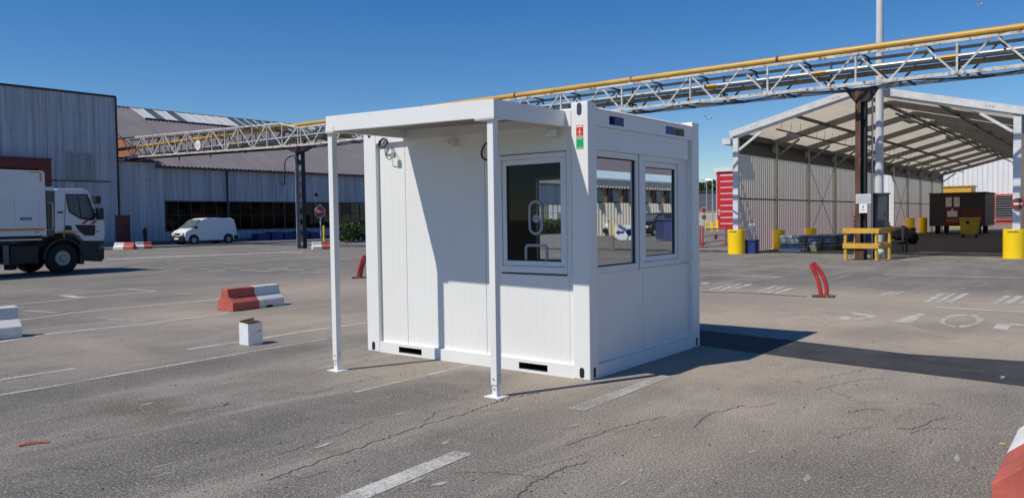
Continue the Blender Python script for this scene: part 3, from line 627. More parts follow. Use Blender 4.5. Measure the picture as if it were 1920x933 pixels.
for s_, lean in ((2.410, -.0), (.3145, .0)):
    x, y, h_ = -s_, -1.008, .033; top = cz(x) + .001
    mb = MB(); mb.box(x - h_, x + h_, y - h_, y + h_, .105, top); po = build(mb, 'canopy_post', 'cabin_rail', cab, bevel=.005)
    mb = MB(); mb.box(x - .024, x + .024, y - .024, y + .024, .006, .108); build(mb, 'inner_tube', 'cabin_rail', po)
    mb = MB(); mb.box(x - .085, x + .085, y - .07, y + .07, .0, .008); build(mb, 'foot_plate', 'cabin_rail', po, bevel=.003)
    for bx_, by_, zz in ((x, y - h_, .16), (x, y - .024, .075), (x + h_, y, .15), (x + h_, y, .19)):
        mb = MB()
        if bx_ == x: mb.cyl((bx_, by_ + .002, zz), (bx_, by_ - .007, zz), .009, n=8)
        else: mb.cyl((bx_ - .002, by_, zz), (bx_ + .007, by_, zz), .008, n=8)
        build(mb, 'bolt', 'galv', po)
    mb = MB(); xe = KX0 if s_ > 1 else KX1; xa, xb = sorted((xe + (-.003 if s_ > 1 else .003), x + (.09 if s_ > 1 else -.15))); mb.box(xa, xb, KY - .004, KY - .001, cz(x) - .014, cz(x) + .05); mb.box(xa, xb, KY - .004, KY + .12, cz(x) - .016, cz(x) - .001 - .002); build(mb, 'clip', 'cabin_rail', po)

# ================================================================== LEFT HALLS
FA = -54.8                                               # plane of the facades
hall = thing('warehouse', 'long low blue-grey hall with window band and pitched roof behind the white van', 'warehouse', SITE, (FA, 28.8, 0))
B0, B1, EZ = 26.12, 84.0, 5.72
WB0 = SA(309, 400, FA)[0]; WZL, WZH = .98, 3.14
def ribs(b0, b1, z0, z1, name, mat, a=FA, per=.28, dep=.035, par=None):
    mb = MB(); mb.sheet(wave((a, b0, z0), (0, 1, 0), b1 - b0, (1, 0, 0), per, dep), (0, 0, z1 - z0)); return build(mb, name, mat, par or hall)
ribs(B0, WB0, .25, EZ + .12, 'wall_panel', 'clad', FA)
bb = WB0
pipes = [SA(424, 340, FA)[0]]
sp = [WB0, pipes[0], 36.68 * 1.142 - .3, 38.2 * 1.142, 52, 62, 73, B1]
for i, (p, q) in enumerate(zip(sp, sp[1:])):
    ribs(p + .01, q, WZH, EZ, 'wall_panel', 'wwall' if False else 'clad', FA + (.012 if i == 2 else 0), per=.26); ribs(p + .01, q, .25, WZL, 'wall_panel', 'clad', FA)
mb = MB(); mb.box(FA - .3, FA + .06, B0, B1, 0, .26); build(mb, 'plinth', 'walk', hall)
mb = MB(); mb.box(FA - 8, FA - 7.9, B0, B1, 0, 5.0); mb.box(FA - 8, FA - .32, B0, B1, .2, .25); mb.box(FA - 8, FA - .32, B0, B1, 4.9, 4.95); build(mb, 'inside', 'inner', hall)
mb = MB(); mb.box(FA - .12, FA + .05, WB0, B1, WZH - .06, WZH + .02); mb.box(FA - .12, FA + .06, WB0, B1, WZL - .05, WZL + .03); wf = build(mb, 'window_frame', 'trim', hall)
b = WB0; i = 0
while b < B1 - .5:
    w_ = 1.02; mb = MB(); mb.box(FA - .08, FA + (.03 if i % 5 == 0 else -.01), b, b + (.13 if i % 5 == 0 else .05), WZL + .031, WZH - .061); build(mb, 'mullion', 'trim', hall)
    for z0, z1 in ((WZL + .031, 2.1), (2.14, WZH - .061)):
        mb = MB(); mb.quad((FA - .05, b + .05, z0), (FA - .05 + random.uniform(-.006, .006), b + w_, z0), (FA - .05, b + w_, z1), (FA - .05 + random.uniform(-.006, .006), b + .05, z1)); build(mb, 'pane', 'wglass', hall)
    mb = MB(); mb.box(FA - .075, FA - .02, b + .05, b + w_, 2.1, 2.14); build(mb, 'transom', 'trim', hall); b += w_; i += 1
# roof
RA, RZ = -66.4, 11.25; slope = V((RA - (FA + .35), 0, RZ - 5.62)); nrm = V((-slope.z, 0, slope.x)).normalized() * -1
GB = 28.85
mb = MB(); mb.sheet(wave((FA + .35, GB - .1, 5.62), (0, 1, 0), B1 - GB + .1, nrm, .34, .05, .3), slope); rf = build(mb, 'roof', 'roof', hall)
mb = MB(); mb.prism([(RA, GB, RZ - .1), (RA - 11.5, GB, 5.6), (RA - 11.5, B1, 5.6), (RA, B1, RZ - .1)], (0, 0, -.1)); build(mb, 'rear_roof', 'roof', hall)
mb = MB(); mb.tube([(RA, GB - .1, RZ), (RA, B1, RZ)], .14, 8); build(mb, 'ridge_cap', 'roof', rf)
mb = MB(); mb.box(FA + .06, FA + .42, GB - .1, B1, 5.50, 5.585); build(mb, 'gutter', 'trim', hall)
mb = MB(); mb.prism([(FA - .3, GB, .2), (FA - .3, GB, 5.72), (RA, GB, RZ - .12), (RA - 11, GB, 5.5), (RA - 11, GB, .2)], (0, .3, 0)); build(mb, 'gable_wall', 'brick', hall)
mb = MB(); mb.box(FA - .1, FA + .16, B0, GB - .1, EZ + .125, EZ + .20); build(mb, 'coping', 'trim', hall)
mb = MB(); mb.box(FA - 13, FA - .1, B0, GB - .02, 5.4, 5.6); build(mb, 'link_roof', 'trim', hall)
# skylights, laid on the roof
def onroof(k, b, h_): p = V((FA + .35, b, 5.62)) + slope * k + nrm * h_; return p
sk0 = 32.8; i = 0; b = sk0
pat = ['skyw', 'skyl', 'skyw', 'skyl', 'skyw', 'skyw', 'skyw', 'skyw', 'skyw']
while b < 82:
    w_ = .98; mname = pat[i] if i < len(pat) else 'skyl'
    mb = MB(); P = [onroof(.80, b + .03, .11), onroof(.80, b + w_ - .03, .11), onroof(.985, b + w_ - .03, .11), onroof(.985, b + .03, .11)]; mb.prism(P, -nrm * .05); build(mb, 'skylight_panel', mname, rf)
    mb = MB(); mb.bar(onroof(.79, b, .12), onroof(.99, b, .12), .05, .06, nrm); build(mb, 'glazing_bar', 'skyw', rf); b += w_; i += 1
mb = MB(); mb.bar(onroof(.795, sk0, .10), onroof(.795, 82, .10), .10, .12, nrm); build(mb, 'skylight_sill', 'trim', rf)
for b in (pipes[0], 55.0, 66.0):
    mb = MB(); mb.tube([(FA + .14, b, 5.5), (FA + .14, b, .3)], .07, 8); build(mb, 'downpipe', 'trim', hall)
mb = MB(); p0 = SA(582, 340, FA + .05)[0]; p1 = SA(603, 340, FA + .05)[0]; mb.box(FA + .04, FA + .055, p0, p1, WZH + .02, 5.40); pl = build(mb, 'smooth_panel', 'clad', hall)
q = SA(593, 365, FA + .06); mb = MB(); mb.cyl((FA + .05, *q), (FA + .09, *q), .16, n=14); build(mb, 'vent', 'hole', hall)
def fixings(par, b0, b1, zs, a, step=.42):
    mb = MB()
    for z in zs:
        b = b0
        while b < b1:
            if random.random() < .72:
                w_ = random.uniform(.011, .024); zz = z + random.uniform(-.03, .03); mb.box(a, a + .012, b - w_, b + w_, zz - w_ * 1.3, zz + w_ * 1.6)
            b += step * random.choice((.5, 1, 1, 1.5))
    return build(mb, 'sheet_fixing', 'trim', par, kind='stuff')
fixings(hall, WB0 + .3, B1 - 1, (3.4, 4.35, 5.2), FA + .036); fixings(hall, B0 + .3, WB0 - .3, (1.2, 2.1, 3.4, 4.6), FA + .036)
# wall lamp
mb = MB(); P = [SA(x, y, FA + .5) for x, y in ((527, 345), (533.5, 345.5), (534, 325), (534, 306), (536, 299), (541, 295), (546, 293))]; mb.tube([(FA + .5, *q) for q in P], .05, 6); mb.bar((FA, *SA(533, 345, FA + .3)), (FA + .5, *P[1]), .05, .05); lp = build(mb, 'lamp_arm', 'cable', hall)
mb = MB(); q = SA(549, 291.5, FA + .5); mb.ball((FA + .5, q[0], q[1]), .2, .42, .14, 10); build(mb, 'lamp_head', 'galv', lp, smooth=True)
mb = MB(); dz = 2.03; d0, d1 = SA(217, 430, FA)[0], SA(243, 430, FA)[0]
mb.box(FA + .04, FA + .10, d0, d1, .06, dz); dr = build(mb, 'door', 'dred', hall)
mb = MB(); mb.box(FA + .036, FA + .14, d0 - .06, d1 + .06, dz, dz + .08); build(mb, 'door_head', 'trim', dr); mb = MB(); mb.cyl((FA + .10, d1 - .35, 1.35), (FA + .115, d1 - .35, 1.35), .2, n=12); build(mb, 'round_window', 'trim', dr); mb = MB(); mb.cyl((FA + .10, d0 + .12, 1.0), (FA + .15, d0 + .12, 1.0), .03, n=8); build(mb, 'handle', 'galv', dr)

tall = thing('tall_hall', 'tall windowless blue-grey hall with ribbed cladding behind the refuse truck', 'warehouse', SITE, (FA, B0, 0))
TZ = 10.16; BL = -25.0
lz = SA(150, 338.5, FA)[1]
for (p, q, z0, z1, dep) in ((BL, 3, .3, TZ, 0), (3, 14, .3, TZ, 0), (14, SA(91, 330, FA)[0], .3, TZ, 0), (SA(91, 330, FA)[0], B0 - .07, lz, TZ, .03), (SA(91, 330, FA)[0], B0 - .07, .3, lz - .005, 0)):
    ribs(p, q - .01, z0, z1, 'wall_panel', 'clad', FA + dep, per=.27, par=tall)
p0, p1 = SA(122, 300, FA)[0], SA(174, 300, FA)[0]; zt = SA(150, 288, FA)[1]
n = 4
for k in range(n): ribs(p0 + (p1 - p0) * k / n, p0 + (p1 - p0) * (k + .97) / n, lz + .05, zt, 'patch_sheet', 'clad2', FA + .085 + .004 * (k % 2), per=.27, dep=.03, par=tall)
fixings(tall, 4, B0 - .4, (5.0, 6.3, 7.5, 8.8), FA + .066); fixings(tall, 4, B0 - .4, (1.4, 2.6), FA + .036)
mb = MB(); mb.box(FA - .05, FA + .10, BL, B0, TZ, TZ + .14); build(mb, 'coping', 'trim', tall)
mb = MB(); mb.box(FA - .3, FA + .085, B0 - .07, B0 + .03, .3, TZ); build(mb, 'corner_trim', 'trim', tall)
mb = MB(); mb.box(FA + .03, FA + .14, SA(91, 330, FA)[0], SA(205, 340, FA)[0], lz - .06, lz - .006); build(mb, 'drip_ledge', 'trim', tall)
mb = MB(); mb.box(FA - 20, FA - .06, BL, B0 - .1, 0, TZ); build(mb, 'core', 'clad2', tall)
mb = MB(); zt, zb = SA(50, 298, FA)[1], SA(50, 316, FA)[1]; pr = SA(91, 330, FA)[0]; mb.box(FA + .03, FA + .45, pr - 8, pr, zb, zt); mb.box(FA + .031, FA + .40, pr - .75, pr, .1, zb); mb.box(FA + .03, FA + .55, pr - 8, pr + .1, zt, zt + .06); build(mb, 'door_portal', 'dred', tall)
mb = MB(); mb.box(FA + .036, FA + .08, pr - 8, pr - .76, .1, zb - .01); build(mb, 'roller_door', 'trim', tall)

# ================================================================== PIPE BRIDGE
TB0, TB1 = 26.9, 28.1
br = thing('pipe_bridge', 'long white steel lattice bridge carrying yellow and grey pipes across the yard', 'pipe bridge', SITE, (-6.88, 27.5, 0))
cLa, cRa = -36.3, -6.9
zb = lambda a: 5.68 if a > cLa else 5.68 + (cLa - a) * .024
zt = lambda a: 6.64 if a > cLa else 6.95 + (cLa - a) * .028
AL, AR = -57.0, 9.0
JO = -35.8
def chord(b, z, w, a0, a1, nm='chord', mat='wpaint'):
    mb = MB(); mb.bar((a0, b, z(a0)), (a1, b, z(a1)), w, w); build(mb, nm, mat, br)
for b in (TB0, TB1):
    cm = 'wpaint' if b == TB0 else 'dsteel'
    chord(b, zb, .11, JO + .06, AR, mat='wpaint'); chord(b, lambda a: 6.64, .09, JO + .06, AR, mat=cm); chord(b, lambda a: 5.69 + (JO - a) * .024, .11, AL, JO, mat=cm); chord(b, lambda a: 6.97 + (JO - a) * .028, .09, AL, JO - 1.55, mat=cm)
    mb = MB(); mb.bar((JO - 1.55, b, 6.97 + 1.55 * .028), (JO + .05, b, 6.66), .09, .09); build(mb, 'chord', 'wpaint', br)
    mat = 'wpaint' if b == TB0 else 'dsteel'
    a = cRa; k = 0; nodes = []
    while a < AR: nodes.append((a, k)); a += .955; k += 1
    a = cRa - .955; k = -1
    while a > JO: nodes.insert(0, (a, k)); a -= .955; k -= 1
    for (a0, k0), (a1, k1) in zip(nodes, nodes[1:]):
        z0, z1 = (6.60, 5.72) if k0 % 2 == 0 else (5.72, 6.60)
        mb = MB(); e = .07; mb.bar((a0 + e, b, z0), (a1 - e, b, z1), .055, .055); build(mb, 'diagonal', mat, br)
    for a0, k0 in nodes:
        if k0 % 3 == 0 and b == TB0:
            mb = MB(); mb.bar((a0, b, 5.7), (a0, b, 6.62), .06, .06); build(mb, 'upright', 'wpaint', br)
    a = JO; k = 0
    while a > AL + 1.4:
        z0, z1 = 5.72 + (JO - a) * .024, 6.93 + (JO - a) * .027; a2 = a - 1.42; w0, w1 = 5.72 + (JO - a2) * .024, 6.93 + (JO - a2) * .027
        mb = MB(); mb.bar((a, b, z0), (a, b, min(z1, 6.66) if k == 0 else z1), .05, .05); build(mb, 'upright', mat, br)
        mb = MB(); e = .08
        if k % 2 == 0: mb.bar((a - e, b, z1 - (.3 if k == 0 else 0)), (a2 + e, b, w0), .07, .07)
        else: mb.bar((a - e, b, z0), (a2 + e, b, w1), .05, .05)
        build(mb, 'diagonal', mat, br); a = a2; k += 1
a = AL + .3; k = 0
while a < AR:
    z = 5.64 if a > JO else 5.65 + (JO - a) * .024
    mb = MB(); mb.bar((a, TB0, z), (a, TB1, z), .06, .06); build(mb, 'cross_beam', 'dsteel', br)
    mb = MB(); z2 = 5.64 if a + 1.9 > JO else 5.65 + (JO - a - 1.9) * .024; s_ = k % 2; mb.bar((a, TB0 if s_ else TB1, z), (a + 1.9, TB1 if s_ else TB0, z2), .045, .045); build(mb, 'wind_brace', 'dsteel', br)
    if a > JO: mb = MB(); mb.bar((a + .5, TB0, 6.68), (a + .5, TB1, 6.68), .05, .05); build(mb, 'cross_beam', 'dsteel', br)
    a += 1.9; k += 1
# pipes
mb = MB(); mb.tube([(AL, 27.15, 6.83), (AR + 2, 27.15, 6.83)], .115, 12); py = build(mb, 'yellow_pipe', 'ypipe', br, smooth=True)
for a in [cRa - 2.6 - 5.7 * k for k in range(8)] + [3.1]:
    mb = MB(); mb.tube([(a - .04, 27.15, 6.83), (a + .04, 27.15, 6.83)], .135, 12); mb.box(a - .1, a + .1, 27.0, 27.3, 6.66, 6.75); build(mb, 'pipe_clamp', 'rust', py)
mb = MB(); mb.tube([(AL, 27.75, 6.30), (AR + 2, 27.75, 6.30)], .10, 10); pg = build(mb, 'grey_pipe', 'gpipe', br, smooth=True)
for a in (-49, -43, -30, -12.2, -8.3, -4.4, .2): mb = MB(); mb.tube([(a - .25, 27.75, 6.30), (a + .25, 27.75, 6.30)], .103, 10); build(mb, 'yellow_band', 'ypipe', pg, smooth=True)
mb = MB(); mb.tube([(AL, 27.72, 6.09), (AR + 2, 27.72, 6.09)], .08, 10); build(mb, 'brown_pipe', 'bpipe', br, smooth=True)
mb = MB(); mb.tube([(AL, 27.4, 6.0), (JO, 27.4, 5.95)], .05, 8); build(mb, 'thin_pipe', 'dsteel', br, smooth=True)
for a in [cRa + 2.8 - 3.8 * k for k in range(13)]:
    mb = MB(); mb.bar((a, 27.75, 5.68), (a, 27.75, 6.64), .06, .06); mb.bar((a, 27.4, 5.98), (a, 28.05, 5.98), .06, .06); build(mb, 'pipe_support', 'dsteel', br)
# left castellated column
c0 = -36.5; mb = MB(); W_ = .27; bz = 27.5; hgt = 5.40; nz = 9; ch_ = hgt / nz
for k in range(nz):
    z0, z1 = k * ch_, (k + 1) * ch_; zc = (z0 + z1) / 2; r = .175
    hx = [(c0 + r * math.cos(math.radians(t_)), zc + r * math.sin(math.radians(t_))) for t_ in (30, 90, 150, 210, 270, 330)]
    ox = [(c0 + W_, z1), (c0, z1), (c0 - W_, z1), (c0 - W_, z0), (c0, z0), (c0 + W_, z0)]
    for q in range(6):
        r_ = (q + 1) % 6; mb.prism([(ox[q][0], bz, ox[q][1]), (ox[r_][0], bz, ox[r_][1]), (hx[r_][0], bz, hx[r_][1]), (hx[q][0], bz, hx[q][1])], (0, .02, 0))
cl = build(mb, 'castellated_column', 'dblue_shade', br)
mb = MB(); mb.box(c0 - W_ - .02, c0 - W_, bz - .12, bz + .14, 0, hgt); build(mb, 'flange', 'lblue_lit', cl); mb = MB(); mb.box(c0 + W_, c0 + W_ + .02, bz - .12, bz + .14, 0, hgt); build(mb, 'flange', 'dblue_shade', cl)  # sunlit left and shaded right flange put into the colours
mb = MB(); mb.prism([(c0 - .38, bz - .16, hgt), (c0 + .38, bz - .16, hgt), (c0 + 1.0, bz - .16, 5.615), (c0 - 1.0, bz - .16, 5.615)], (0, .36, 0)); build(mb, 'capital', 'dsteel', cl)
# right rusty column
c0 = cRa - .02; bz = 27.75; mb = MB(); mb.box(c0 - .17, c0 + .0, bz - .16, bz - .14, 0, 5.62); mb.box(c0 - .17, c0 - .15, bz - .139, bz + .12, 0, 5.62); cr_ = build(mb, 'rusty_column', 'rust', br)
mb = MB(); mb.box(c0 - .149, c0 + .13, bz - .01, bz + .01, 0, 5.62); mb.box(c0 + .131, c0 + .15, bz - .12, bz + .12, 0, 5.62); build(mb, 'web', 'dblue_shade', cr_)  # dark colour imitates the shaded recess beside the rusty face
mb = MB(); mb.prism([(c0 - .2, bz - .14, 5.2), (c0 + .2, bz - .14, 5.2), (c0 + .5, bz - .14, 5.62), (c0 - .5, bz - .14, 5.62)], (0, .3, 0)); build(mb, 'capital', 'dsteel', cr_)
mb = MB(); mb.box(c0 - .13, c0 + .13, bz - .26, bz - .15, 0, .36); build(mb, 'base_box', 'rust', cr_)
for x in (-.1, .12): mb = MB(); mb.tube([(c0 + x * 2.2, bz + .25, 0), (c0 + x * 2.2, bz + .25, 5.6)], .03, 6); build(mb, 'conduit', 'galv', cr_)
# round disc hung on the lattice
q = SB(371, 272, TB0 - .1); mb = MB(); mb.cyl((q[0], TB0 - .10, q[1]), (q[0], TB0 - .08, q[1]), .36, n=28); dk = build(mb, 'sign_disc', 'bred', br, label='faded round height sign'); mb = MB(); mb.cyl((q[0], TB0 - .104, q[1]), (q[0], TB0 - .1005, q[1]), .30, n=28); build(mb, 'disc_face', 'boxw', dk)
mb = MB()
for k in range(4): mb.box(q[0] - .13 + k * .07, q[0] - .09 + k * .07, TB0 - .107, TB0 - .1045, q[1] - .09, q[1] + .09 - .03 * (k % 2))
build(mb, 'faded_print', 'boxp', dk)

# ================================================================== STORAGE TENT
TA0, TA1, TF = -12.2, -2.78, 30.1
tent = thing('storage_tent', 'open gabled storage tent with membrane roof and ribbed sheet walls on the right', 'tent hall', SITE, ((TA0 + TA1) / 2, TF, 0))
NB = 10; BAY = 4.42; EH, AP = 4.72, 5.93; AC = (TA0 + TA1) / 2
bays = [TF + BAY * k for k in range(NB + 1)]
for i, b in enumerate(bays):
    for a, sg in ((TA0, 1), (TA1, -1)):
        mb = MB(); mb.box(a - .11, a + .11, b - .07, b + .07, 0, EH - .05); lg = build(mb, 'leg', 'tframe' if i in (0, 6) else 'tleg_shade', tent, bevel=.008, seg=1)  # front and sunlit legs bright, the others in the shaded colour
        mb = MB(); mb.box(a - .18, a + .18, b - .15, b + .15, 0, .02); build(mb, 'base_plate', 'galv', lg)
        mb = MB(); mb.bar((a - sg * .08, b, EH - .02 - .04), (AC, b, AP), .14, .24, (0, 0, 1)); build(mb, 'rafter', 'tframe' if i == 0 else 'tframe_shade', tent)
        mb = MB(); mb.bar((a + sg * .13, b, EH - .62), (a + sg * 1.05, b, EH + .05), .07, .09); build(mb, 'brace', 'tframe' if i == 0 else 'tframe_shade', tent)
    if i < NB:
        for a, z in ((TA0, EH), (AC - 2.4, EH + .62), (AC - .02, AP - .04), (AC + 2.4, EH + .62), (TA1, EH)):
            mb = MB(); mb.bar((a, b + .075, z - .10), (a, b + BAY - .075, z - .10), .07, .12); build(mb, 'purlin', 'tsteel', tent)
        for a in (AC - 3.1, AC + 1.1):
            mb = MB(); zz = EH - .1 + .5 * (1 - abs(a - AC) / 4.7); mb.bar((a, b, zz), (a, b + BAY, zz), .05, .05); rail = build(mb, 'service_rail', 'dsteel', tent)
            for q in range(4): mb = MB(); bb = b + .5 + q * 1.1; mb.bar((a, bb, zz), (a + .06, bb, zz + .42 - .0), .012, .012); build(mb, 'hanger', 'dsteel', rail)
            if i % 2 == 0: mb = MB(); mb.box(a - .1, a + .1, b + 1.4, b + 2.7, zz - .12, zz - .04); build(mb, 'lamp_tube', 'grey', rail)
        if i in (2, 6): # wire cross in the wall bay
            for z0, z1 in ((.3, 4.0), (4.0, .3)): mb = MB(); mb.tube([(TA0 + .06, b, z0), (TA0 + .06, b + BAY, z1)], .012, 5); build(mb, 'wire', 'dsteel', tent)
        mb = MB(); mb.box(TA0 - .03, TA0 + .05, b + .075, b + BAY - .075, 3.98, 4.22); build(mb, 'wall_rail', 'tsteel', tent)
        mb = MB(); mb.sheet([(TA0 - .10, b + .01, 4.06), (TA0 - .12, b + .01, EH + .13)], (0, BAY - .02, 0)); build(mb, 'valance', 'tsteel', tent); mb = MB(); mb.sheet([(TA1 + .10, b + .01, 4.06), (TA1 + .12, b + .01, EH + .13)], (0, BAY - .02, 0)); build(mb, 'valance', 'tsteel', tent)
        if i != 5:
            mb = MB(); mb.sheet(wave((TA0 - .06, b + .02, .04), (0, 1, 0), BAY - .04, (-1, 0, 0), .25, .035), (0, 0, 4.05)); build(mb, 'wall_sheet', 'twall', tent)
            mb = MB(); mb.bar((TA0 + .03, b + .08, 2.18), (TA0 + .03, b + BAY - .08, 2.18), .05, .06); build(mb, 'wall_rail', 'tsteel', tent)
        mb = MB(); mb.sheet(wave((TA1 + .06, b + .02, .04), (0, 1, 0), BAY - .04, (1, 0, 0), .25, .035), (0, 0, 4.05)); build(mb, 'wall_sheet', 'twall', tent)
    if i < NB:
        for sg, a in ((1, TA0 - .15), (-1, TA1 + .15)):
            mb = MB(); n = 6
            for q in range(n):
                t0, t1 = q / n, (q + 1) / n
                f = lambda t, bb, s_: (a + (AC - a) * t, bb, EH + .12 + (AP + .13 - EH - .12) * t - (.05 * s_ if 0 < t < 1 else 0))
                mb.add([f(t0, b, 0), f(t1, b, 0), f(t1, b + BAY / 2, 1), f(t0, b + BAY / 2, 1), f(t1, b + BAY, 0), f(t0, b + BAY, 0)], [(0, 1, 2, 3), (3, 2, 4, 5)])
            build(mb, 'roof_membrane', 'troof', tent, smooth=True)
for sg, a in ((1, TA0 - .22), (-1, TA1 + .22)):
    mb = MB(); mb.bar((a, TF - .10, EH + .0), (AC, TF - .10, AP + .06), .06, .24); ve = build(mb, 'verge_beam', 'tframe', tent)
    for t in (.2, .82):
        for k in range(3):
            p = V((a, TF - .135, EH)).lerp(V((AC, TF - .135, AP + .06)), t); mb = MB(); mb.cyl((p.x + k * .1 - .1, TF - .145, p.z + (k - 1) * .026 * sg), (p.x + k * .1 - .1, TF - .128, p.z + (k - 1) * .026 * sg), .022, n=8); build(mb, 'bolt', 'galv', ve)
fl_ = MB(); fl_.quad(*[SITE @ V(q) for q in ((TA0, TF + 1.2, .003), (TA1 + .3, TF + 1.2, .003), (TA1 + .3, TF + 44, .003), (TA0, TF + 44, .003))]); build(fl_, 'tent_floor_shade', 'tar', ground)  # dark sheet over the asphalt, deepens the shade inside the tent
mb = MB(); q = SB(1372, 265, TF); mb.box(q[0] - .32, q[0] + .02, TF - .2, TF + 1.2, q[1] - .12, q[1] + .10); build(mb, 'gutter_box', 'tframe', tent)
def barrel(a, b, r, h_, lab, grp=None, marks=False):
    bl = thing('steel_bollard', lab, 'bollard', SITE, (a, b, 0), grp)
    mb = MB(); n = 28; P = [(r, 0), (r, h_ - .01), (r - .015, h_), (r - .03, h_ - .01), (r - .03, h_ - .12)]
    vs_ = [(a + p * math.cos(2 * math.pi * k / n), b + p * math.sin(2 * math.pi * k / n), z) for p, z in P for k in range(n)]
    fs = [(i * n + k, i * n + (k + 1) % n, (i + 1) * n + (k + 1) % n, (i + 1) * n + k) for i in range(len(P) - 1) for k in range(n)]; mb.add(vs_, fs); build(mb, 'shell', 'ybar', bl, smooth=True)
    mb = MB(); mb.cyl((a, b, h_ - .12), (a, b, h_ - .10), r - .031, n=n); build(mb, 'concrete_fill', 'bconc', bl)
    if marks:
        for k in range(5):
            t = math.radians(-118 + k * 11); mb = MB(); c, s_ = math.cos(t), math.sin(t); tn = V((-s_, c, 0)) * .022; p = V((a + (r + .003) * c, b + (r + .003) * s_, h_ - .11)); mb.quad(p - tn, p + tn, p + tn + V((0, 0, .05 + .015 * (k % 2))), p - tn + V((0, 0, .05))); build(mb, 'painted_mark', 'ink', bl)
    return bl
barrel(TA0 + .02, TF - .02, .335, .96, 'fat yellow barrel bollard around the tent leg nearest the cabin', 'barrels round the tent legs', True); barrel(TA1 - .04, TF - .02, .335, .95, 'fat yellow barrel bollard at the right edge below the no-entry sign', 'barrels round the tent legs', True)
barrel(TA0 + .1, bays[1] + .1, .28, .86, 'yellow bollard at the tent wall behind the wrapped pallets, left one', 'barrels round the tent legs'); barrel(TA0 + .1, bays[2] + .1, .28, .84, 'yellow bollard at the tent wall above the middle of the wrapped pallets', 'barrels round the tent legs')
for k in (7, 8): barrel(TA0 + .25, bays[k] - .3, .3, 1.15, 'orange yellow bollard deep in the tent %s' % ('left of the dark trailer' if k == 7 else 'closest to the dark trailer'), 'barrels round the tent legs')
mb = MB(); q = SB(1908.5, 382, TF - .14); mb.cyl((q[0], TF - .12, q[1]), (q[0], TF - .105, q[1]), .19, n=24); ns = build(mb, 'no_entry_sign', 'stop', frame=SITE, origin=(q[0], TF - .12, q[1] - .19), label='round red no-entry sign on the right tent leg', cat='sign'); mb = MB(); mb.box(q[0] - .12, q[0] + .12, TF - .126, TF - .1205, q[1] - .03, q[1] + .03); build(mb, 'white_bar', 'white', ns)
mb = MB(); q = GS(1410, 475); mb.box(q[0] - .2, q[0] + .2, q[1] - .2, q[1] + .2, 0, .5); mb.box(q[0] - .23, q[0] + .23, q[1] - .23, q[1] + .23, .5, .55); build(mb, 'waste_bin', 'bluebox', frame=SITE, origin=(q[0], q[1], 0), label='small dark blue waste bin beside the left yellow barrel', cat='bin', bevel=.01)
mb = MB(); p = V((TA0 + .42, TF + .12, .97)); mb.prism([p + V(q) for q in ((-.05, 0, -.02), (.2, 0, .0), (.30, 0, .22), (.04, 0, .2))], (0, .02, .0)); build(mb, 'notice_board', 'boxw', frame=SITE, origin=p, label='tilted paper notice on top of the left yellow barrel', cat='notice')
# wrapped pallets
pa, pb = GS(1461, 472); pa2, pb2 = GS(1582, 466)
for k in range(5):
    a, b = pa + .42 + (pa2 - pa) * k / 4.0 * 1.0, pb + .45 + (pb2 - pb) * k / 4.0
    t = thing('wrapped_pallet', 'pallet of sacks in shiny stretch wrap, %s in the row' % ['nearest the yellow barrel', 'second', 'third', 'fourth', 'last, by the yellow guard frame'][k], 'pallet', SITE, (a, b, 0), 'wrapped pallets along the tent front')
    mb = MB()
    for q in range(3): mb.box(a - .42, a + .42, b - .5 + q * .42, b - .38 + q * .42, 0, .1)
    mb.box(a - .42, a + .42, b - .5, b + .5, .1, .14); build(mb, 'pallet_base', 'pallet' if k else 'boxw', t)
    for lay in range(4):
        mb = MB(); j = lambda: random.uniform(-.02, .02)
        mb.box(a - .40 + j(), a + .40 + j(), b - .47 + j(), b + .47 + j(), .142 + lay * .135, .142 + lay * .135 + .128); build(mb, 'sack_layer', 'wrap', t, bevel=.045, smooth=True)
# guard frame round the columns
gfb = 27.15; gfa = SB(1586, 460, gfb)[0]; ga2 = SB(1644, 460, gfb)[0]; gb2 = gfb + 1.15
gf = thing('guard_frame', 'battered yellow steel guard frame round the rusty column', 'guard rail', SITE, ((gfa + ga2) / 2, gfb, 0))
for a, b in ((gfa, gfb), (ga2, gfb), (gfa + .02, gb2), (ga2 + .12, gb2)):
    mb = MB(); mb.tube([(a, b, 0), (a + random.uniform(-.02, .02), b, .5), (a, b, 1.0)], .055, 8); build(mb, 'post', 'yold', gf, smooth=True)
for z in (.47, .96):
    for (p, q) in (((gfa - .08, gfb - .06), (ga2 + .08, gfb - .06)), ((gfa - .05, gb2 + .06), (ga2 + .15, gb2 + .06)), ((gfa - .06, gfb), (gfa - .05, gb2)), ((ga2 + .08, gfb), (ga2 + .16, gb2))):
        mb = MB(); mb.bar((*p, z), (*q, z), .05, .17); build(mb, 'rail', 'yold', gf, bevel=.006, seg=1)
# tall light pole
pla, plb = GS(1648, 481)
pl = thing('light_pole', 'tall white lighting mast rising out of the picture behind the rusty column', 'pole', SITE, (pla, plb, 0)); mb = MB(); mb.tube([(pla, plb, .1), (pla, plb, 3), (pla, plb, 14)], [.15, .14, .10], 16); build(mb, 'mast', 'pole', pl, smooth=True)
mb = MB(); mb.ball((pla, plb, .16), .19, .19, .17, 12); build(mb, 'foot', 'pole', pl, smooth=True); mb = MB(); mb.bar((pla - .8, plb, 14), (pla + .8, plb, 14), .1, .1); mb.box(pla - .9, pla - .5, plb - .2, plb + .2, 13.7, 13.9); mb.box(pla + .5, pla + .9, plb - .2, plb + .2, 13.7, 13.9); build(mb, 'floodlights', 'grey', pl)
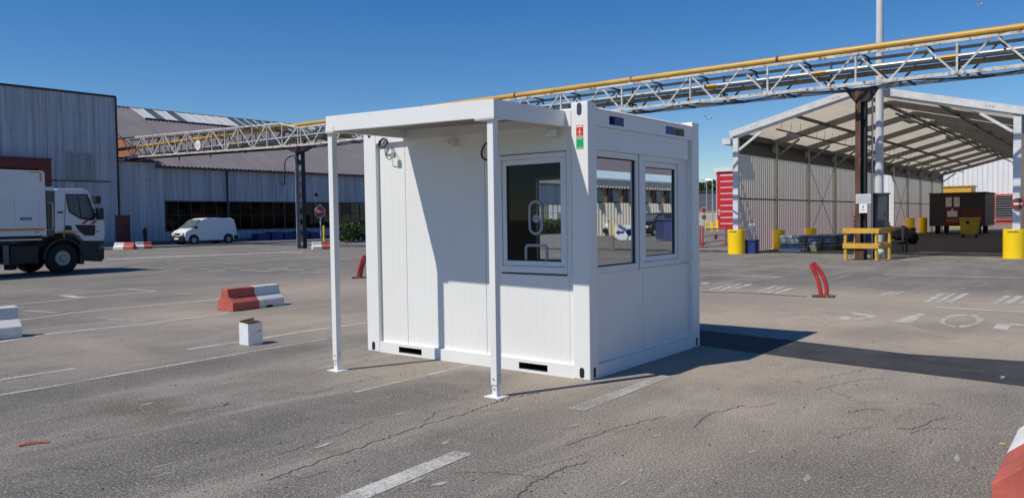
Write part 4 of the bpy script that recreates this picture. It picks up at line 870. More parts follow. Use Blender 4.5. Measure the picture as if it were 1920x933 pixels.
# office sign and notice on the column
oa, oz = SB(1619, 372.5, 27.57)
mb = MB(); mb.box(oa - .24, oa + .24, 27.555, 27.575, oz - .16, oz + .16); os_ = build(mb, 'office_sign', 'sign', frame=SITE, origin=(oa, 27.575, oz - .16), label='grey OFFICE sign on the rusty column', cat='sign')
text(os_, 'lettering', 'OFFICE', .13, basis((oa, 27.5535, oz + .03), (1, 0, 0), (0, 0, 1)), 'boxp'); mb = MB(); mb.box(oa - .18, oa + .18, 27.5535, 27.5545, oz - .10, oz - .08); mb.box(oa - .20, oa + .20, 27.5535, 27.5545, oz - .055, oz - .04); build(mb, 'small_print', 'boxp', os_)
na, nz_ = SB(1618.5, 390, 27.57); mb = MB(); mb.box(na - .125, na + .125, 27.56, 27.57, nz_ - .16, nz_ + .15); no = build(mb, 'notice', 'white', frame=SITE, origin=(na, 27.57, nz_ - .16), label='white notice with a 4 below the OFFICE sign', cat='notice'); text(no, 'number', '4', .14, basis((na, 27.5585, nz_ + .03), (1, 0, 0), (0, 0, 1)), 'ink'); mb = MB(); mb.box(na - .06, na + .06, 27.558, 27.5595, nz_ - .07, nz_ - .055); build(mb, 'line', 'ink', no)
# electric cabinet
ea, ez = SB(1649, 400, 28.2)
ec = thing('steel_cabinet', 'dark grey steel cabinet on legs behind the yellow guard frame', 'cabinet', SITE, (ea, 28.35, 0)); e0, z1 = SB(1634, 362, 28.2); e1, z0 = SB(1663, 440, 28.2)
mb = MB(); mb.box(e0, e1, 28.2, 28.5, z0, z1 - .05); mb.box(e0 - .03, e1 + .03, 28.15, 28.53, z1 - .049, z1); build(mb, 'case', 'cabgrey', ec, bevel=.006); mb = MB(); mb.box(e0 + .03, e1 - .03, 28.185, 28.1985, z0 + .04, z1 - .1); build(mb, 'door', 'cabgrey', ec); mb = MB(); mb.box(e1 - .08, e1 - .06, 28.17, 28.1848, (z0 + z1) / 2 - .06, (z0 + z1) / 2 + .06); build(mb, 'handle', 'black', ec)
for a in (e0 + .05, e1 - .05): mb = MB(); mb.box(a - .03, a + .03, 28.33, 28.39, 0, z0); build(mb, 'leg', 'cabgrey', ec)
# workbench, bags, drum behind
ta, tb = GS(1678, 474)
t = thing('work_table', 'dark steel work table standing right of the yellow guard frame', 'table', SITE, (ta, tb, 0)); mb = MB(); mb.box(ta - .55, ta + .35, tb - .1, tb + .7, .92, .97); build(mb, 'top', 'dsteel', t); mb = MB(); mb.box(ta - .5, ta + .3, tb - .05, tb + .65, .42, .46); build(mb, 'shelf', 'dsteel', t)
for a, b in ((ta - .5, tb - .05), (ta + .28, tb - .05), (ta - .5, tb + .62), (ta + .28, tb + .62)): mb = MB(); mb.box(a - .03, a + .03, b - .03, b + .03, 0, .919); build(mb, 'leg', 'dsteel', t)
a, b = GS(1680, 452); mb = MB(); mb.tube([(a, b, .0), (a, b, .45), (a, b, .47)], [.3, .3, .26], 16); mb.tube([(a, b, .5), (a, b, .8)], [.28, .28], 16); build(mb, 'yellow_drum', 'ybar', frame=SITE, origin=(a, b, 0), label='low yellow drum behind the dark work table', cat='drum', smooth=True)
for k, (x, y, r) in enumerate(((1690, 456, .42), (1708, 457, .38), (1664, 452, .4))):
    a, b = GS(x, y); mb = MB(); mb.ball((a, b, r * .95), r, r, r, 10); mb.v = [(p[0] + random.uniform(-.06, .06), p[1] + random.uniform(-.06, .06), max(0, p[2] + random.uniform(-.07, .07))) for p in mb.v]; mb.ball((a + .1, b, r * 1.9), r * .35, r * .3, r * .25, 8); build(mb, 'refuse_sack', 'black', frame=SITE, origin=(a, b, 0), label='bulging black refuse sack %s' % ('behind the work table', 'right of the work table, nearest the orange bollard', 'half hidden behind the steel cabinet')[k], cat='sack', group='refuse sacks in the tent', smooth=True)
# rack of forks
a, b = GS(1590, 450); a -= .3
rk = thing('fork_rack', 'black steel rack with rusty mast standing against the tent wall', 'rack', SITE, (a, b, 0)); mb = MB(); mb.box(a - 1.05, a - .85, b, b + .2, 0, 1.95); build(mb, 'mast', 'rust', rk); mb = MB(); mb.box(a - .75, a - .68, b, b + .07, .4, 1.9); mb.bar((a - .95, b + .1, 1.85), (a - .7, b + .05, 1.75), .05, .05); build(mb, 'side_post', 'dsteel', rk)
for z in (.85, 1.05, 1.3): mb = MB(); mb.box(a - .8, a + .75, b, b + .1, z, z + .10); build(mb, 'cross_bar', 'dsteel', rk)
for k in range(8): mb = MB(); mb.box(a - .7 + k * .18, a - .64 + k * .18, b + .02, b + .08, .1, .85); build(mb, 'tine', 'dsteel', rk)
mb = MB(); mb.box(a - .35, a - .05, b + .12, b + .2, .9, 1.75); build(mb, 'back_plate', 'black', rk)
a, b = GS(1607, 473); mb = MB(); mb.box(a - .55, a + .3, b + 1.0, b + 1.5, 0, .85); mb.box(a - .58, a + .33, b + .97, b + 1.53, .85, .90); build(mb, 'blue_container', 'bluebox', frame=SITE, origin=(a, b + 1.2, 0), label='dark blue plastic container seen through the yellow guard frame', cat='container', bevel=.02)
# trailer, wheeled bin, white hall behind
tr = thing('dark_trailer', 'dark red and black box trailer parked deep inside the tent', 'trailer', SITE, (-9.2, 62, 0))
ta0, ta1, ta2 = -10.95, -8.95, -7.55; z0 = .55
mb = MB(); mb.box(ta0, ta2, 62, 67, z0, 2.80); build(mb, 'body', 'trailer', tr, bevel=.03); mb = MB(); mb.box(ta0 - .06, ta2 + .06, 61.93, 67.05, 2.801, 2.88); build(mb, 'roof', 'rust', tr)
mb = MB(); mb.box(-9.95, -9.05, 61.96, 61.995, .7, 2.7); dd = build(mb, 'door', 'trailred', tr)
for a in (-9.92, -9.42): mb = MB(); mb.box(a, a + .36, 61.94, 61.958, 1.9, 2.55); build(mb, 'door_window', 'sign', dd)
mb = MB(); mb.box(-9.82, -9.2, 61.94, 61.958, 1.2, 1.6); mb.prism([(-9.62, 61.94, 1.601), (-9.4, 61.94, 1.601), (-9.51, 61.94, 1.8)], (0, .018, 0)); build(mb, 'notice', 'sign', dd); mb = MB()
for k in range(4): mb.box(-9.85 + k * .18, -9.73 + k * .18, 61.94, 61.958, .85, 1.05)
build(mb, 'red_lettering', 'bred', dd); mb = MB(); mb.box(ta1 - .02, ta2 - .1, 61.97, 61.998, .75, 1.75); build(mb, 'lower_panel', 'trailred', tr)
for a, b in ((-10.5, 62.6), (-8.0, 62.6), (-10.5, 66), (-8.0, 66)): mb = MB(); mb.cyl((a - .12, b, .35), (a + .12, b, .35), .35, n=16); build(mb, 'wheel', 'tyre', tr, smooth=True)
ba, bb = GS(1818, 445); wb_ = thing('wheeled_bin', 'yellow wheeled waste container in front of the dark trailer', 'bin', SITE, (ba, bb, 0)); mb = MB(); mb.prism([(ba - .42, bb - .3, .2), (ba + .42, bb - .3, .2), (ba + .50, bb - .36, 1.08), (ba - .50, bb - .36, 1.08)], (0, .7, 0)); build(mb, 'body', 'biny', wb_, bevel=.03); mb = MB(); mb.box(ba - .54, ba + .54, bb - .40, bb + .38, 1.085, 1.17); build(mb, 'lid', 'biny', wb_, bevel=.03); mb = MB(); mb.cyl((ba - .06, bb - .37, .9), (ba - .06, bb - .35, .9), .1, n=12); build(mb, 'lock', 'black', wb_)
for a, b in ((-.35, -.22), (.35, -.22), (-.35, .28), (.35, .28)): mb = MB(); mb.cyl((ba + a - .03, bb + b, .1), (ba + a + .03, bb + b, .1), .1, n=12); build(mb, 'wheel', 'tyre', wb_)
WB = 105
wh = thing('white_hall', 'white clad hall with red framed louvres beyond the far end of the tent', 'building', SITE, (-10, WB, 0))
a = -30
while a < 40:
    mb = MB(); mb.sheet(wave((a, WB, 0.3), (1, 0, 0), 4.98, (0, -1, 0), .5, .05), (0, 0, 9.2)); build(mb, 'wall_sheet', 'wwall', wh); a += 5
mb = MB(); mb.box(-30, 40, WB + .1, WB + 25, 0, 9.4); build(mb, 'core', 'wwall', wh); mb = MB(); mb.box(-30, 40, WB - .12, WB + .2, 0, .45); build(mb, 'red_plinth', 'bred', wh)
a0, z1 = SB(1848, 372, WB - .1); a1, z0 = SB(1868, 408, WB - .1)
mb = MB(); mb.box(a0 - .9, a1, WB - .14, WB - .08, z0, z1); w_ = build(mb, 'window', 'trim', wh); mb = MB()
for q in range(2):
    for r in range(2): mb.box(a0 - .8 + q * 1.0, a0 + .1 + q * 1.0, WB - .16, WB - .141, z0 + .1 + r * (z1 - z0) / 2, z0 + (z1 - z0) / 2 - .05 + r * (z1 - z0) / 2)
build(mb, 'pane', 'skyl', w_)
a0, z1 = SB(1866, 364, WB - .1); a1, z0 = SB(1925, 412, WB - .1); mb = MB(); mb.box(a0, a1, WB - .3, WB - .1, z1 - .25, z1); mb.box(a0, a1, WB - .3, WB - .1, z0, z0 + .2); mb.box(a0, a0 + .12, WB - .3, WB - .1, z0 + .2, z1 - .25); lv = build(mb, 'louvre_frame', 'bred', wh); mb = MB(); mb.box(a0 + .12, a1, WB - .11, WB - .09, z0 + .2, z1 - .25); build(mb, 'louvre_back', 'hole', lv)
for k in range(9): mb = MB(); zz = z0 + .3 + k * (z1 - z0 - .5) / 9; mb.box(a0 + .12, a1, WB - .25, WB - .2, zz, zz + .07); build(mb, 'slat', 'louvre', lv)
a0, z1 = SB(1768, 351, 90); a1, _ = SB(1821, 351, 90); mb = MB(); mb.box(a0, a1, 90, 93, 0, z1); mb.box(a0 - .1, a1 + .1, 89.9, 93.1, z1, z1 + .12); build(mb, 'yellow_shed', 'yold', frame=SITE, origin=(a0, 90, 0), label='pale yellow shed showing above the dark trailer', cat='shed')

# ================================================================== RIGHT BACKGROUND BETWEEN CABIN AND TENT
RB = 82.0
rd = thing('red_door_hall', 'white framed hall with a tall red sectional door left of the tent', 'building', SITE, (-34, RB, 0)); a0, zt_ = SB(1343, 316, RB); a1 = SB(1385, 316, RB)[0]; ad0 = SB(1352, 330, RB)[0]; zd = SB(1360, 327, RB)[1]
mb = MB(); mb.box(a0, a1 + 3, RB, RB + 10, 0, zt_); build(mb, 'wall', 'wwall', rd); mb = MB(); mb.box(a0 + .12, a1, RB - .15, RB - .01, 0, zd + .25); build(mb, 'door_frame', 'crimson', rd)
n = 9
for k in range(n):
    mb = MB(); z0 = .05 + (zd - .1) * k / n; mb.box(ad0, a1, RB - .22, RB - .151, z0, z0 + (zd - .1) / n - .10); build(mb, 'door_panel', 'crimson', rd); mb = MB(); mb.box(ad0, a1, RB - .20, RB - .151, z0 + (zd - .1) / n - .099, z0 + (zd - .1) / n - .001); build(mb, 'panel_strip', 'white', rd)
mb = MB(); mb.box(a0 - .1, a1 + 3, RB - .3, RB - .001, zt_ - .38, zt_ + .05); build(mb, 'fascia', 'wwall', rd); mb = MB(); q = SB(1348, 395, RB - .2); mb.cyl((q[0], RB - .2, q[1]), (q[0], RB - .16, q[1]), .16, n=12); mb.cyl((q[0], RB - .2, q[1] - .36), (q[0], RB - .16, q[1] - .36), .16, n=12); build(mb, 'round_plates', 'beige', rd)
GB_ = 130; a0, zt_ = SB(1290, 362, GB_); a1 = SB(1346, 362, GB_)[0]; sb_ = thing('slate_hall', 'far dark slate hall beside the cabin edge under the trees', 'building', SITE, (a0, GB_, 0)); mb = MB(); mb.box(a0 - 25, a1 + 4, GB_, GB_ + 15, 0, zt_); build(mb, 'wall', 'slate', sb_); mb = MB(); mb.box(a0 - 25.1, a1 + 4.1, GB_ - .15, GB_ + 15.1, zt_, zt_ + .3); build(mb, 'parapet', 'trim', sb_)
mb = MB(); a0, zt_ = SB(1300, 397, 115); a1 = SB(1345, 397, 115)[0]; mb.box(a0, a1, 115, 116, 0, zt_); mb.box(a0, a1, 114.9, 116.1, zt_, zt_ + .1); build(mb, 'low_wall', 'beige', frame=SITE, origin=(a0, 115, 0), label='low beige wall in front of the far slate hall', cat='wall')
def leaves(mb, c, rx, ry, rz, n, size):
    for _ in range(n):
        d = V((random.gauss(0, 1), random.gauss(0, 1), random.gauss(0, 1))).normalized() * random.uniform(.45, 1.0) ** .5
        p = V(c) + V((d.x * rx, d.y * ry, d.z * rz)); s_ = size * random.uniform(.6, 1.4)
        u1 = V((random.gauss(0, 1), random.gauss(0, 1), random.gauss(0, 1))).normalized(); u2 = u1.cross(V((random.gauss(0, 1), random.gauss(0, 1), random.gauss(0, 1)))).normalized()
        mb.quad(p - u1 * s_, p + u2 * s_ * .6, p + u1 * s_, p - u2 * s_ * .6)
for k, (x, y, w_, lab) in enumerate(((1318, 352, 2.4, 'darker rounded tree behind the slate hall, at the cabin edge'), (1333, 349, 2.8, 'taller rounded tree behind the slate hall, by the lamp post'), (1300, 354, 3, 'tree behind the slate hall mostly hidden by the cabin'))):
    b = 150; a, z = SB(x, y, b); tt = thing('tree', lab, 'tree', SITE, (a, b, 0), 'trees behind the slate hall'); mb = MB(); mb.tube([(a, b, 0), (a + .2, b, z * .5), (a, b, z)], [.3, .2, .1], 7)
    for q in range(5): mb.tube([(a, b, z * .6), (a + random.uniform(-w_, w_) * .7, b + random.uniform(-1, 1), z + random.uniform(-.5, 1))], [.1, .03], 5)
    build(mb, 'trunk', 'bark', tt); mb = MB()
    for q in range(7): leaves(mb, (a + random.uniform(-w_, w_) * .7, b + random.uniform(-1.5, 1.5), z - .4 + random.uniform(-1.2, .9)), w_ * .5, w_ * .5, .9, 170, .2)
    build(mb, 'crown', 'tree', tt)
for k, (x, y, b, hh) in enumerate(((1336, 415, 95, 338), (1325, 412, 125, 338))):
    a = SB(x, 400, b)[0]; z = SB(x, hh, b)[1]; lp = thing('lamp_post', ['slim grey street lamp in front of the red door hall', 'slim grey street lamp farther back by the slate hall'][k], 'street lamp', SITE, (a, b, 0), 'far street lamps'); mb = MB(); mb.tube([(a, b, 0), (a, b, z)], [.11, .07], 8); mb.tube([(a, b, z), (a - .5, b, z + .12), (a - 1.1, b, z + .1)], .05, 6); build(mb, 'mast', 'galv', lp, smooth=True); mb = MB(); mb.box(a - 1.7, a - 1.0, b - .15, b + .15, z + .05, z + .18); build(mb, 'lamp_head', 'galv', lp, bevel=.03)
b = 60.0; a, z = SB(1320, 394, b); rs = thing('round_road_sign', 'round dark red road sign above a grey disc by the cabin edge', 'sign', SITE, (a, b, 0)); mb = MB(); mb.cyl((a, b - .02, z), (a, b + .02, z), .23, n=24); build(mb, 'red_disc', 'stop', rs); mb = MB(); mb.cyl((a, b - .018, z), (a, b + .018, z), .26, n=24); build(mb, 'rim', 'sign', rs); z2 = SB(1320, 407, b)[1]; mb = MB(); mb.cyl((a, b - .02, z2), (a, b + .02, z2), .19, n=20); build(mb, 'grey_disc', 'signback', rs); mb = MB(); mb.tube([(a, b + .05, 0), (a, b + .05, z + .2)], .035, 8); build(mb, 'post', 'galv', rs)
for k, x in enumerate((1330, 1340)):
    b = 74; a = SB(x, 420, b)[0]; yg = thing('yellow_rail', ['yellow hoop guard rail beyond the red barriers, left', 'yellow hoop guard rail beyond the red barriers, next to the red door'][k], 'guard rail', SITE, (a, b, 0), 'far yellow hoops'); z = SB(x, 417, b)[1]; mb = MB(); mb.tube([(a - .35, b, 0), (a - .35, b, z), (a + .35, b, z), (a + .35, b, 0)], .09, 8); build(mb, 'hoop', 'ybar', yg); mb = MB(); mb.bar((a - .35, b, z * .5), (a + .35, b, z * .5), .08, .12); build(mb, 'mid_rail', 'ybar', yg)
a, b = SB(1345, 415, 76)[0], 76; mb = MB(); mb.tube([(a, b, 0), (a, b, 1.0), (a, b, 1.06)], [.14, .14, .06], 12); build(mb, 'yellow_bollard', 'ybar', frame=SITE, origin=(a, b, 0), label='slim yellow bollard at the corner of the red door', cat='bollard', smooth=True)
def crowd_barrier(p0, p1, lab, panel):
    A0, A1 = gnd(*p0), gnd(*p1); A0, A1 = V((A0.dot(VS), A0.dot(US), 0)), V((A1.dot(VS), A1.dot(US), 0)); t = thing('crowd_barrier', lab, 'barrier', SITE, (A0 + A1) / 2, 'red and white barriers')
    d = (A1 - A0)
    for q in (A0, A1): mb = MB(); mb.tube([q, q + V((0, 0, 1.0))], .035, 6); mb.bar(q + V((-.2, -.2, .03)), q + V((.2, .2, .03)), .05, .05); build(mb, 'post', 'pred', t)
    for z in (.25, .55, .85): mb = MB(); mb.bar(A0 + V((0, 0, z)), A1 + V((0, 0, z)), .04, .07); build(mb, 'rail', 'bwhite', t)
    if panel: mb = MB(); n_ = V((d.y, -d.x, 0)).normalized() * .05; c = A0 + d * .5 + n_; e = d.normalized() * .22; mb.prism([c - e + V((0, 0, .35)), c + e + V((0, 0, .35)), c + e + V((0, 0, .58)), c - e + V((0, 0, .58))], n_ * .3); build(mb, 'red_plate', 'pred', t)
crowd_barrier((1318, 464), (1361, 459), 'red and white barrier with red plate left of the yellow barrel', True); crowd_barrier((1285, 462), (1313, 457), 'red and white barrier half hidden by the cabin', True)

# ================================================================== LOOSE THINGS IN THE YARD
def concrete_barrier(P, Q, h_, w_, lab, flip=False, plain=False, notch=True):
    """P, Q: ground points of the near and far end centre; the first half red, the second half white"""
    P, Q = V(P), V(Q); d = (Q - P); L = d.length; d.normalize(); fr = Matrix.Translation(P) @ Matrix.Rotation(math.atan2(d.y, d.x), 4, 'Z')
    t = thing('concrete_barrier', lab, 'barrier', fr, (0, 0, 0), 'red and white concrete barriers')
    hw = w_ / 2; pr = [(-hw, 0), (-hw, h_ * .36), (-hw * .92, h_ * .41), (-hw * .50, h_ * .62), (-hw * .36, h_ * .97), (-hw * .30, h_), (hw * .30, h_), (hw * .36, h_ * .97), (hw * .50, h_ * .62), (hw * .92, h_ * .41), (hw, h_ * .36), (hw, 0)]
    mats = ('bwhite', 'bred') if flip else ('bred', 'bwhite')
    if plain: mats = ('bconc', 'bwhite')
    for k in range(2):
        mb = MB(); mb.prism([(L * (.5 * k) + (.0015 if k else 0), y, z) for y, z in pr], (L * .5 - .0015, 0, 0)); build(mb, 'block', mats[k], t, bevel=.012)
    if notch:
        for s_ in (-1, 1): mb = MB(); mb.prism([(L * .62, s_ * (hw + .002), 0), (L * .78, s_ * (hw + .002), 0), (L * .75, s_ * (hw + .002), h_ * .10), (L * .65, s_ * (hw + .002), h_ * .10)], (0, -s_ * .004, 0)); build(mb, 'lifting_slot', 'hole', t)
    return t
A_, B_, C_ = gnd(411, 582), gnd(437, 584), gnd(533, 571.5); wdt = .42; e = (C_ - B_).normalized(); n_ = V((-e.y, e.x, 0)) * wdt / 2
concrete_barrier(B_ + n_, C_ + n_, .385, wdt, 'red and white concrete barrier behind the white carton')
q = gnd(43, 632.5); e2 = (US * .97 + V((.06, 0, 0))).normalized(); n_ = V((-e2.y, e2.x, 0)) * .24; concrete_barrier(q + n_ - e2 * 1.5, q + n_, .42, .48, 'worn greyish white concrete barrier cut off at the left edge', plain=True)
q = gnd(1859, 906, .15); e3 = US; q = V((q.x, q.y, 0)); n_ = V((e3.y, -e3.x, 0)) * .25; concrete_barrier(q + n_, q + n_ + e3 * 1.25, .42, .50, 'red and white concrete barrier in the near right corner')
def far_barrier(p0, p1, lab, flip=True): A0, A1 = gnd(*p0), gnd(*p1); A1 = V((A1.x, A0.y + (A1.y - A0.y) * .5, 0)); concrete_barrier(A0 + V((0, .25, 0)), A1 + V((0, .25, 0)), .42, .50, lab, flip, notch=False)
far_barrier((212, 468), (249, 467.5), 'white and red barrier standing in front of the dark red door'); far_barrier((251, 467), (287, 465.5), 'white and red barrier to the right of the dark red door'); far_barrier((583, 468), (621, 466.5), 'white and red barrier under the STOP sign')
def bent_post(foot, path, lab):
    g = gnd(*foot); a0, b0 = g.dot(VS), g.dot(US); fr = WORLD
    t = thing('bent_post', lab, 'post', WORLD, g, 'bent red posts')
    # local plane facing the camera through the foot
    n_ = V((CAM.x - g.x, CAM.y - g.y, 0)).normalized()
    P = [hit(x, y, g, n_) for x, y, *_ in path[0]]
    for side, pp in enumerate(path):
        Q = [hit(x, y, g - n_ * .03 * side, n_) for x, y in pp]; R_ = []
        for i in range(len(Q) - 1):
            for k in range(4):
                p0, p1, p2, p3 = Q[max(i - 1, 0)], Q[i], Q[i + 1], Q[min(i + 2, len(Q) - 1)]; tt = k / 4; R_.append(.5 * ((2 * p1) + (p2 - p0) * tt + (2 * p0 - 5 * p1 + 4 * p2 - p3) * tt * tt + (3 * p1 - p0 - 3 * p2 + p3) * tt ** 3))
        R_.append(Q[-1]); mb = MB(); mb.tube(R_, .038, 10); build(mb, 'bent_tube', 'pred', t, smooth=True)
    r_ = V((n_.y, -n_.x, 0)); mb = MB(); c = V((g.x, g.y, 0)); e1, e2 = r_ * -.19, n_ * .13; mb.prism([c - e1 - e2 + V((0, 0, .012)), c + e1 - e2 + V((0, 0, .012)), c + e1 + e2 + V((0, 0, .012)), c - e1 + e2 + V((0, 0, .012))], (0, 0, .02)); build(mb, 'base_plate', 'rust', t)
    for sx, sy in ((-1, -1), (1, -1), (-1, 1), (1, 1)): mb = MB(); p = c + e1 * sx * .8 + e2 * sy * .7; mb.cyl(p, p + V((0, 0, .13)), .008, n=6); build(mb, 'anchor_bolt', 'galv', t)
bent_post((1543, 556.5), [[(1540, 556), (1538, 545), (1534, 527), (1528, 510), (1522, 499), (1521, 494)], [(1549, 555), (1550, 545), (1548, 530), (1542, 515), (1534, 502), (1524, 492)]], 'red bent steel post on a bolted plate in the right part of the yard')
bent_post((673, 521), [[(671, 521), (672, 511), (675, 498), (679, 484), (683, 478)], [(677, 520), (678, 510), (681, 497), (685, 486), (688, 477)]], 'red bent steel post half hidden behind the cabin')
# open carton
bx = gnd(466, 648); bl_ = gnd(447, 645); br_ = gnd(490, 643); e1, e2 = (bl_ - bx), (br_ - bx); e1.z = e2.z = 0; e1 = e1.normalized() * .20; LB = (br_ - bx).length * .92; e2 = V((-e1.y, e1.x, 0)).normalized() * -LB if V((-e1.y, e1.x, 0)).dot(e2) < 0 else V((-e1.y, e1.x, 0)).normalized() * LB
ct = thing('carton', 'small open white cardboard carton standing on the asphalt', 'carton', WORLD, bx); hb = .265; th = .006; b0 = V((bx.x, bx.y, .002))
for nm, p, d, inn in (('left_side', b0, e1, e2), ('right_side', b0, e2, e1), ('back_side', b0 + e1, e2, -e1), ('far_side', b0 + e2, e1, -e2)):
    i_ = inn.normalized() * th; mb = MB(); d_ = d; s0 = p + (d.normalized() * (th + .0005) if nm in ('left_side', 'far_side') else V((0, 0, 0))); s1 = p + d - (d.normalized() * (th + .0005) if nm in ('left_side', 'far_side') else V((0, 0, 0)))
    mb.prism([s0, s1, s1 + V((0, 0, hb + (.012 if nm == 'left_side' else 0))), s0 + V((0, 0, hb))], i_); build(mb, 'side', 'boxw', ct)
    mb = MB(); mb.prism([s0 + i_ * 1.2, s1 + i_ * 1.2, s1 + i_ * 1.2 + V((0, 0, hb - .004)), s0 + i_ * 1.2 + V((0, 0, hb - .004))], i_ * .2); build(mb, 'inner_side', 'card', ct)
mb = MB(); mb.prism([b0 + e1 + V((0, 0, hb + .002)), b0 + e1 + e2 + V((0, 0, hb + .002)), b0 + e1 * .85 + e2 * 1.0 + V((0, 0, hb + .05)), b0 + e1 * .85 + V((0, 0, hb + .03))], (0, 0, .004)); build(mb, 'flap', 'card', ct); mb = MB(); mb.prism([b0 + e2 + V((0, 0, hb + .002)), b0 + e2 + e1 + V((0, 0, hb + .002)), b0 + e2 * .72 + e1 * .9 + V((0, 0, hb + .03)), b0 + e2 * .72 + e1 * .1 + V((0, 0, hb + .03))], (0, 0, .004)); build(mb, 'flap', 'card', ct)
mb = MB(); mb.poly([b0, b0 + e2, b0 + e1 + e2, b0 + e1]); build(mb, 'bottom', 'card', ct)
o_ = -e1.normalized() * .0015; mb = MB(); f = lambda u, z: b0 + e2 * u + V((0, 0, z)) + o_
mb.prism([f(.60, .155), f(.92, .160), f(.92, .178), f(.60, .172)], -o_ * .6); mb.prism([f(.2, .15), f(.5, .152), f(.5, .156), f(.2, .154)], -o_ * .6); mb.prism([f(.3, .125), f(.5, .127), f(.5, .137), f(.3, .135)], -o_ * .6); build(mb, 'print', 'boxp', ct)
# stop sign, yellow post, hedge, standpipe, blue crates
sa, sb2 = GS(601, 465.5); sb2 += .4
ss = thing('stop_sign', 'faded octagonal STOP sign on a post beside the dark column', 'sign', SITE, (sa, sb2, 0)); nrm2 = (V((0, -1, 0)) * .8 + V((.6, 0, 0)) * .9).normalized(); rr = V((-nrm2.y, nrm2.x, 0)); a_, z_ = SB(600, 397, sb2); c = V((a_, sb2, z_))
mb = MB(); mb.prism([c + rr * .30 * math.cos(math.radians(22.5 + 45 * k)) / .924 + V((0, 0, .33 * math.sin(math.radians(22.5 + 45 * k)) / .924)) for k in range(8)], nrm2 * .015); pt = build(mb, 'sign_border', 'boxw', ss); mb = MB(); mb.prism([c + nrm2 * .0155 + rr * .275 * math.cos(math.radians(22.5 + 45 * k)) / .924 + V((0, 0, .305 * math.sin(math.radians(22.5 + 45 * k)) / .924)) for k in range(8)], nrm2 * .004); build(mb, 'sign_plate', 'stop', ss)
text(ss, 'lettering', 'STOP', .19, basis(c + nrm2 * .021, rr, (0, 0, 1)), 'sign'); mb = MB(); mb.tube([c - nrm2 * .03 + V((0, 0, .42)), V((a_ + .0, sb2 + .02, 0))], .035, 8); build(mb, 'post', 'galv', ss)
ya, yb = GS(607, 464.5); mb = MB(); yz = SB(607, 423, yb + .5)[1]; ya = SB(607.5, 445, yb + .5)[0]; mb.tube([(ya, yb + .5, 0), (ya, yb + .5, yz - .03), (ya, yb + .5, yz)], [.055, .055, .03], 10); build(mb, 'yellow_post', 'ybar', frame=SITE, origin=(ya, yb + .5, 0), label='thin yellow marker post right of the STOP sign', cat='post', smooth=True)
hd = thing('hedge', 'clipped dark green hedge between the canopy post and the cabin', 'hedge', SITE, (-40, 44, 0)); mb = MB(); mb2 = MB(); ha = -43.0
for k in range(44):
    b = 36.0 + k * .85; leaves(mb, (ha + random.uniform(-.3, .3), b, .72), .75, .65, .72, 420, .10); mb2.tube([(ha, b, 0), (ha + random.uniform(-.2, .2), b + .2, .9)], [.05, .02], 5)
build(mb, 'foliage', 'hedge', hd); build(mb2, 'stems', 'bark', hd)
mb = MB(); mb.box(ha - 1.1, ha + 1.0, 35.2, 74, -.02, .09); build(mb, 'planting_bed', 'walk', frame=SITE, origin=(ha, 55, 0), kind='structure')
q = SA(272, 440, FA + 1.0)[0]; zz = SA(272, 440, FA + 1.0)[1]; mb = MB(); hh = [(.14, .06), (.14, .2), (.11, .24), (.11, zz + .1), (.15, zz + .12), (.15, zz + .3), (.09, zz + .4), (.03, zz + .5)]; mb.tube([(FA + 1.0, q, z) for r, z in hh], [r for r, z in hh], 12); mb.cyl((FA + .8, q, zz * .9), (FA + 1.2, q, zz * .9), .07, n=10); build(mb, 'hydrant', 'black', frame=SITE, origin=(FA + 1.0, q, .06), label='black standpipe hydrant against the blue-grey wall right of the red door', cat='hydrant', smooth=True)
for k in range(5):
    b = 36.2 + k * 1.25; mb = MB(); h_ = .55 + .1 * (k % 2); mb.box(FA + .5, FA + 1.3, b, b + 1.1, .06, h_); mb.box(FA + .45, FA + 1.35, b - .04, b + 1.14, h_, h_ + .06); build(mb, 'blue_crate', 'bluebox', frame=SITE, origin=(FA + .9, b, .06), label='low dark blue crate under the window band, %s behind the dark column' % ('first', 'second', 'third', 'fourth', 'fifth')[k], cat='crate', group='blue crates along the hall', bevel=.02)
# gulls
for k, (x, y, dd_, s_, rz, lab) in enumerate(((1328, 222, 55, .34, .3, 'white gull gliding above the right end of the cabin'), (1698, 67, 90, .26, .9, 'tiny gull beside the tall light pole'), (1838, 8, 80, .30, .6, 'tiny gull at the top right edge of the sky'), (912, 72, 110, .22, -.5, 'tiny distant gull high over the cabin roof'))):
    d = ray(x, y).normalized(); p = CAM + d * dd_; fr = Matrix.Translation(p) @ Matrix.Rotation(rz, 4, 'Z') @ Matrix.Rotation(.35, 4, 'Y'); bd = thing('gull', lab, 'bird', fr, (0, 0, 0), 'gulls in the sky'); mb = MB(); mb.ball((0, 0, 0), s_ * .22, s_ * .6, s_ * .2, 10); mb.ball((0, s_ * .62, s_ * .06), s_ * .11, s_ * .16, s_ * .11, 8); mb.prism([(-s_ * .05, -s_ * .5, 0), (s_ * .05, -s_ * .5, 0), (s_ * .14, -s_ * .85, .0), (-s_ * .14, -s_ * .85, 0)], (0, 0, s_ * .03)); build(mb, 'body', 'bird', bd, smooth=True)
    for sg in (-1, 1): mb = MB(); mb.prism([(0, s_ * .25, 0), (sg * s_ * .6, s_ * .35, s_ * .28), (sg * s_ * 1.3, -s_ * .1, s_ * .12), (sg * s_ * .6, s_ * .0, s_ * .25), (0, -s_ * .2, 0)], (0, 0, s_ * .03)); build(mb, 'wing', 'bird', bd)

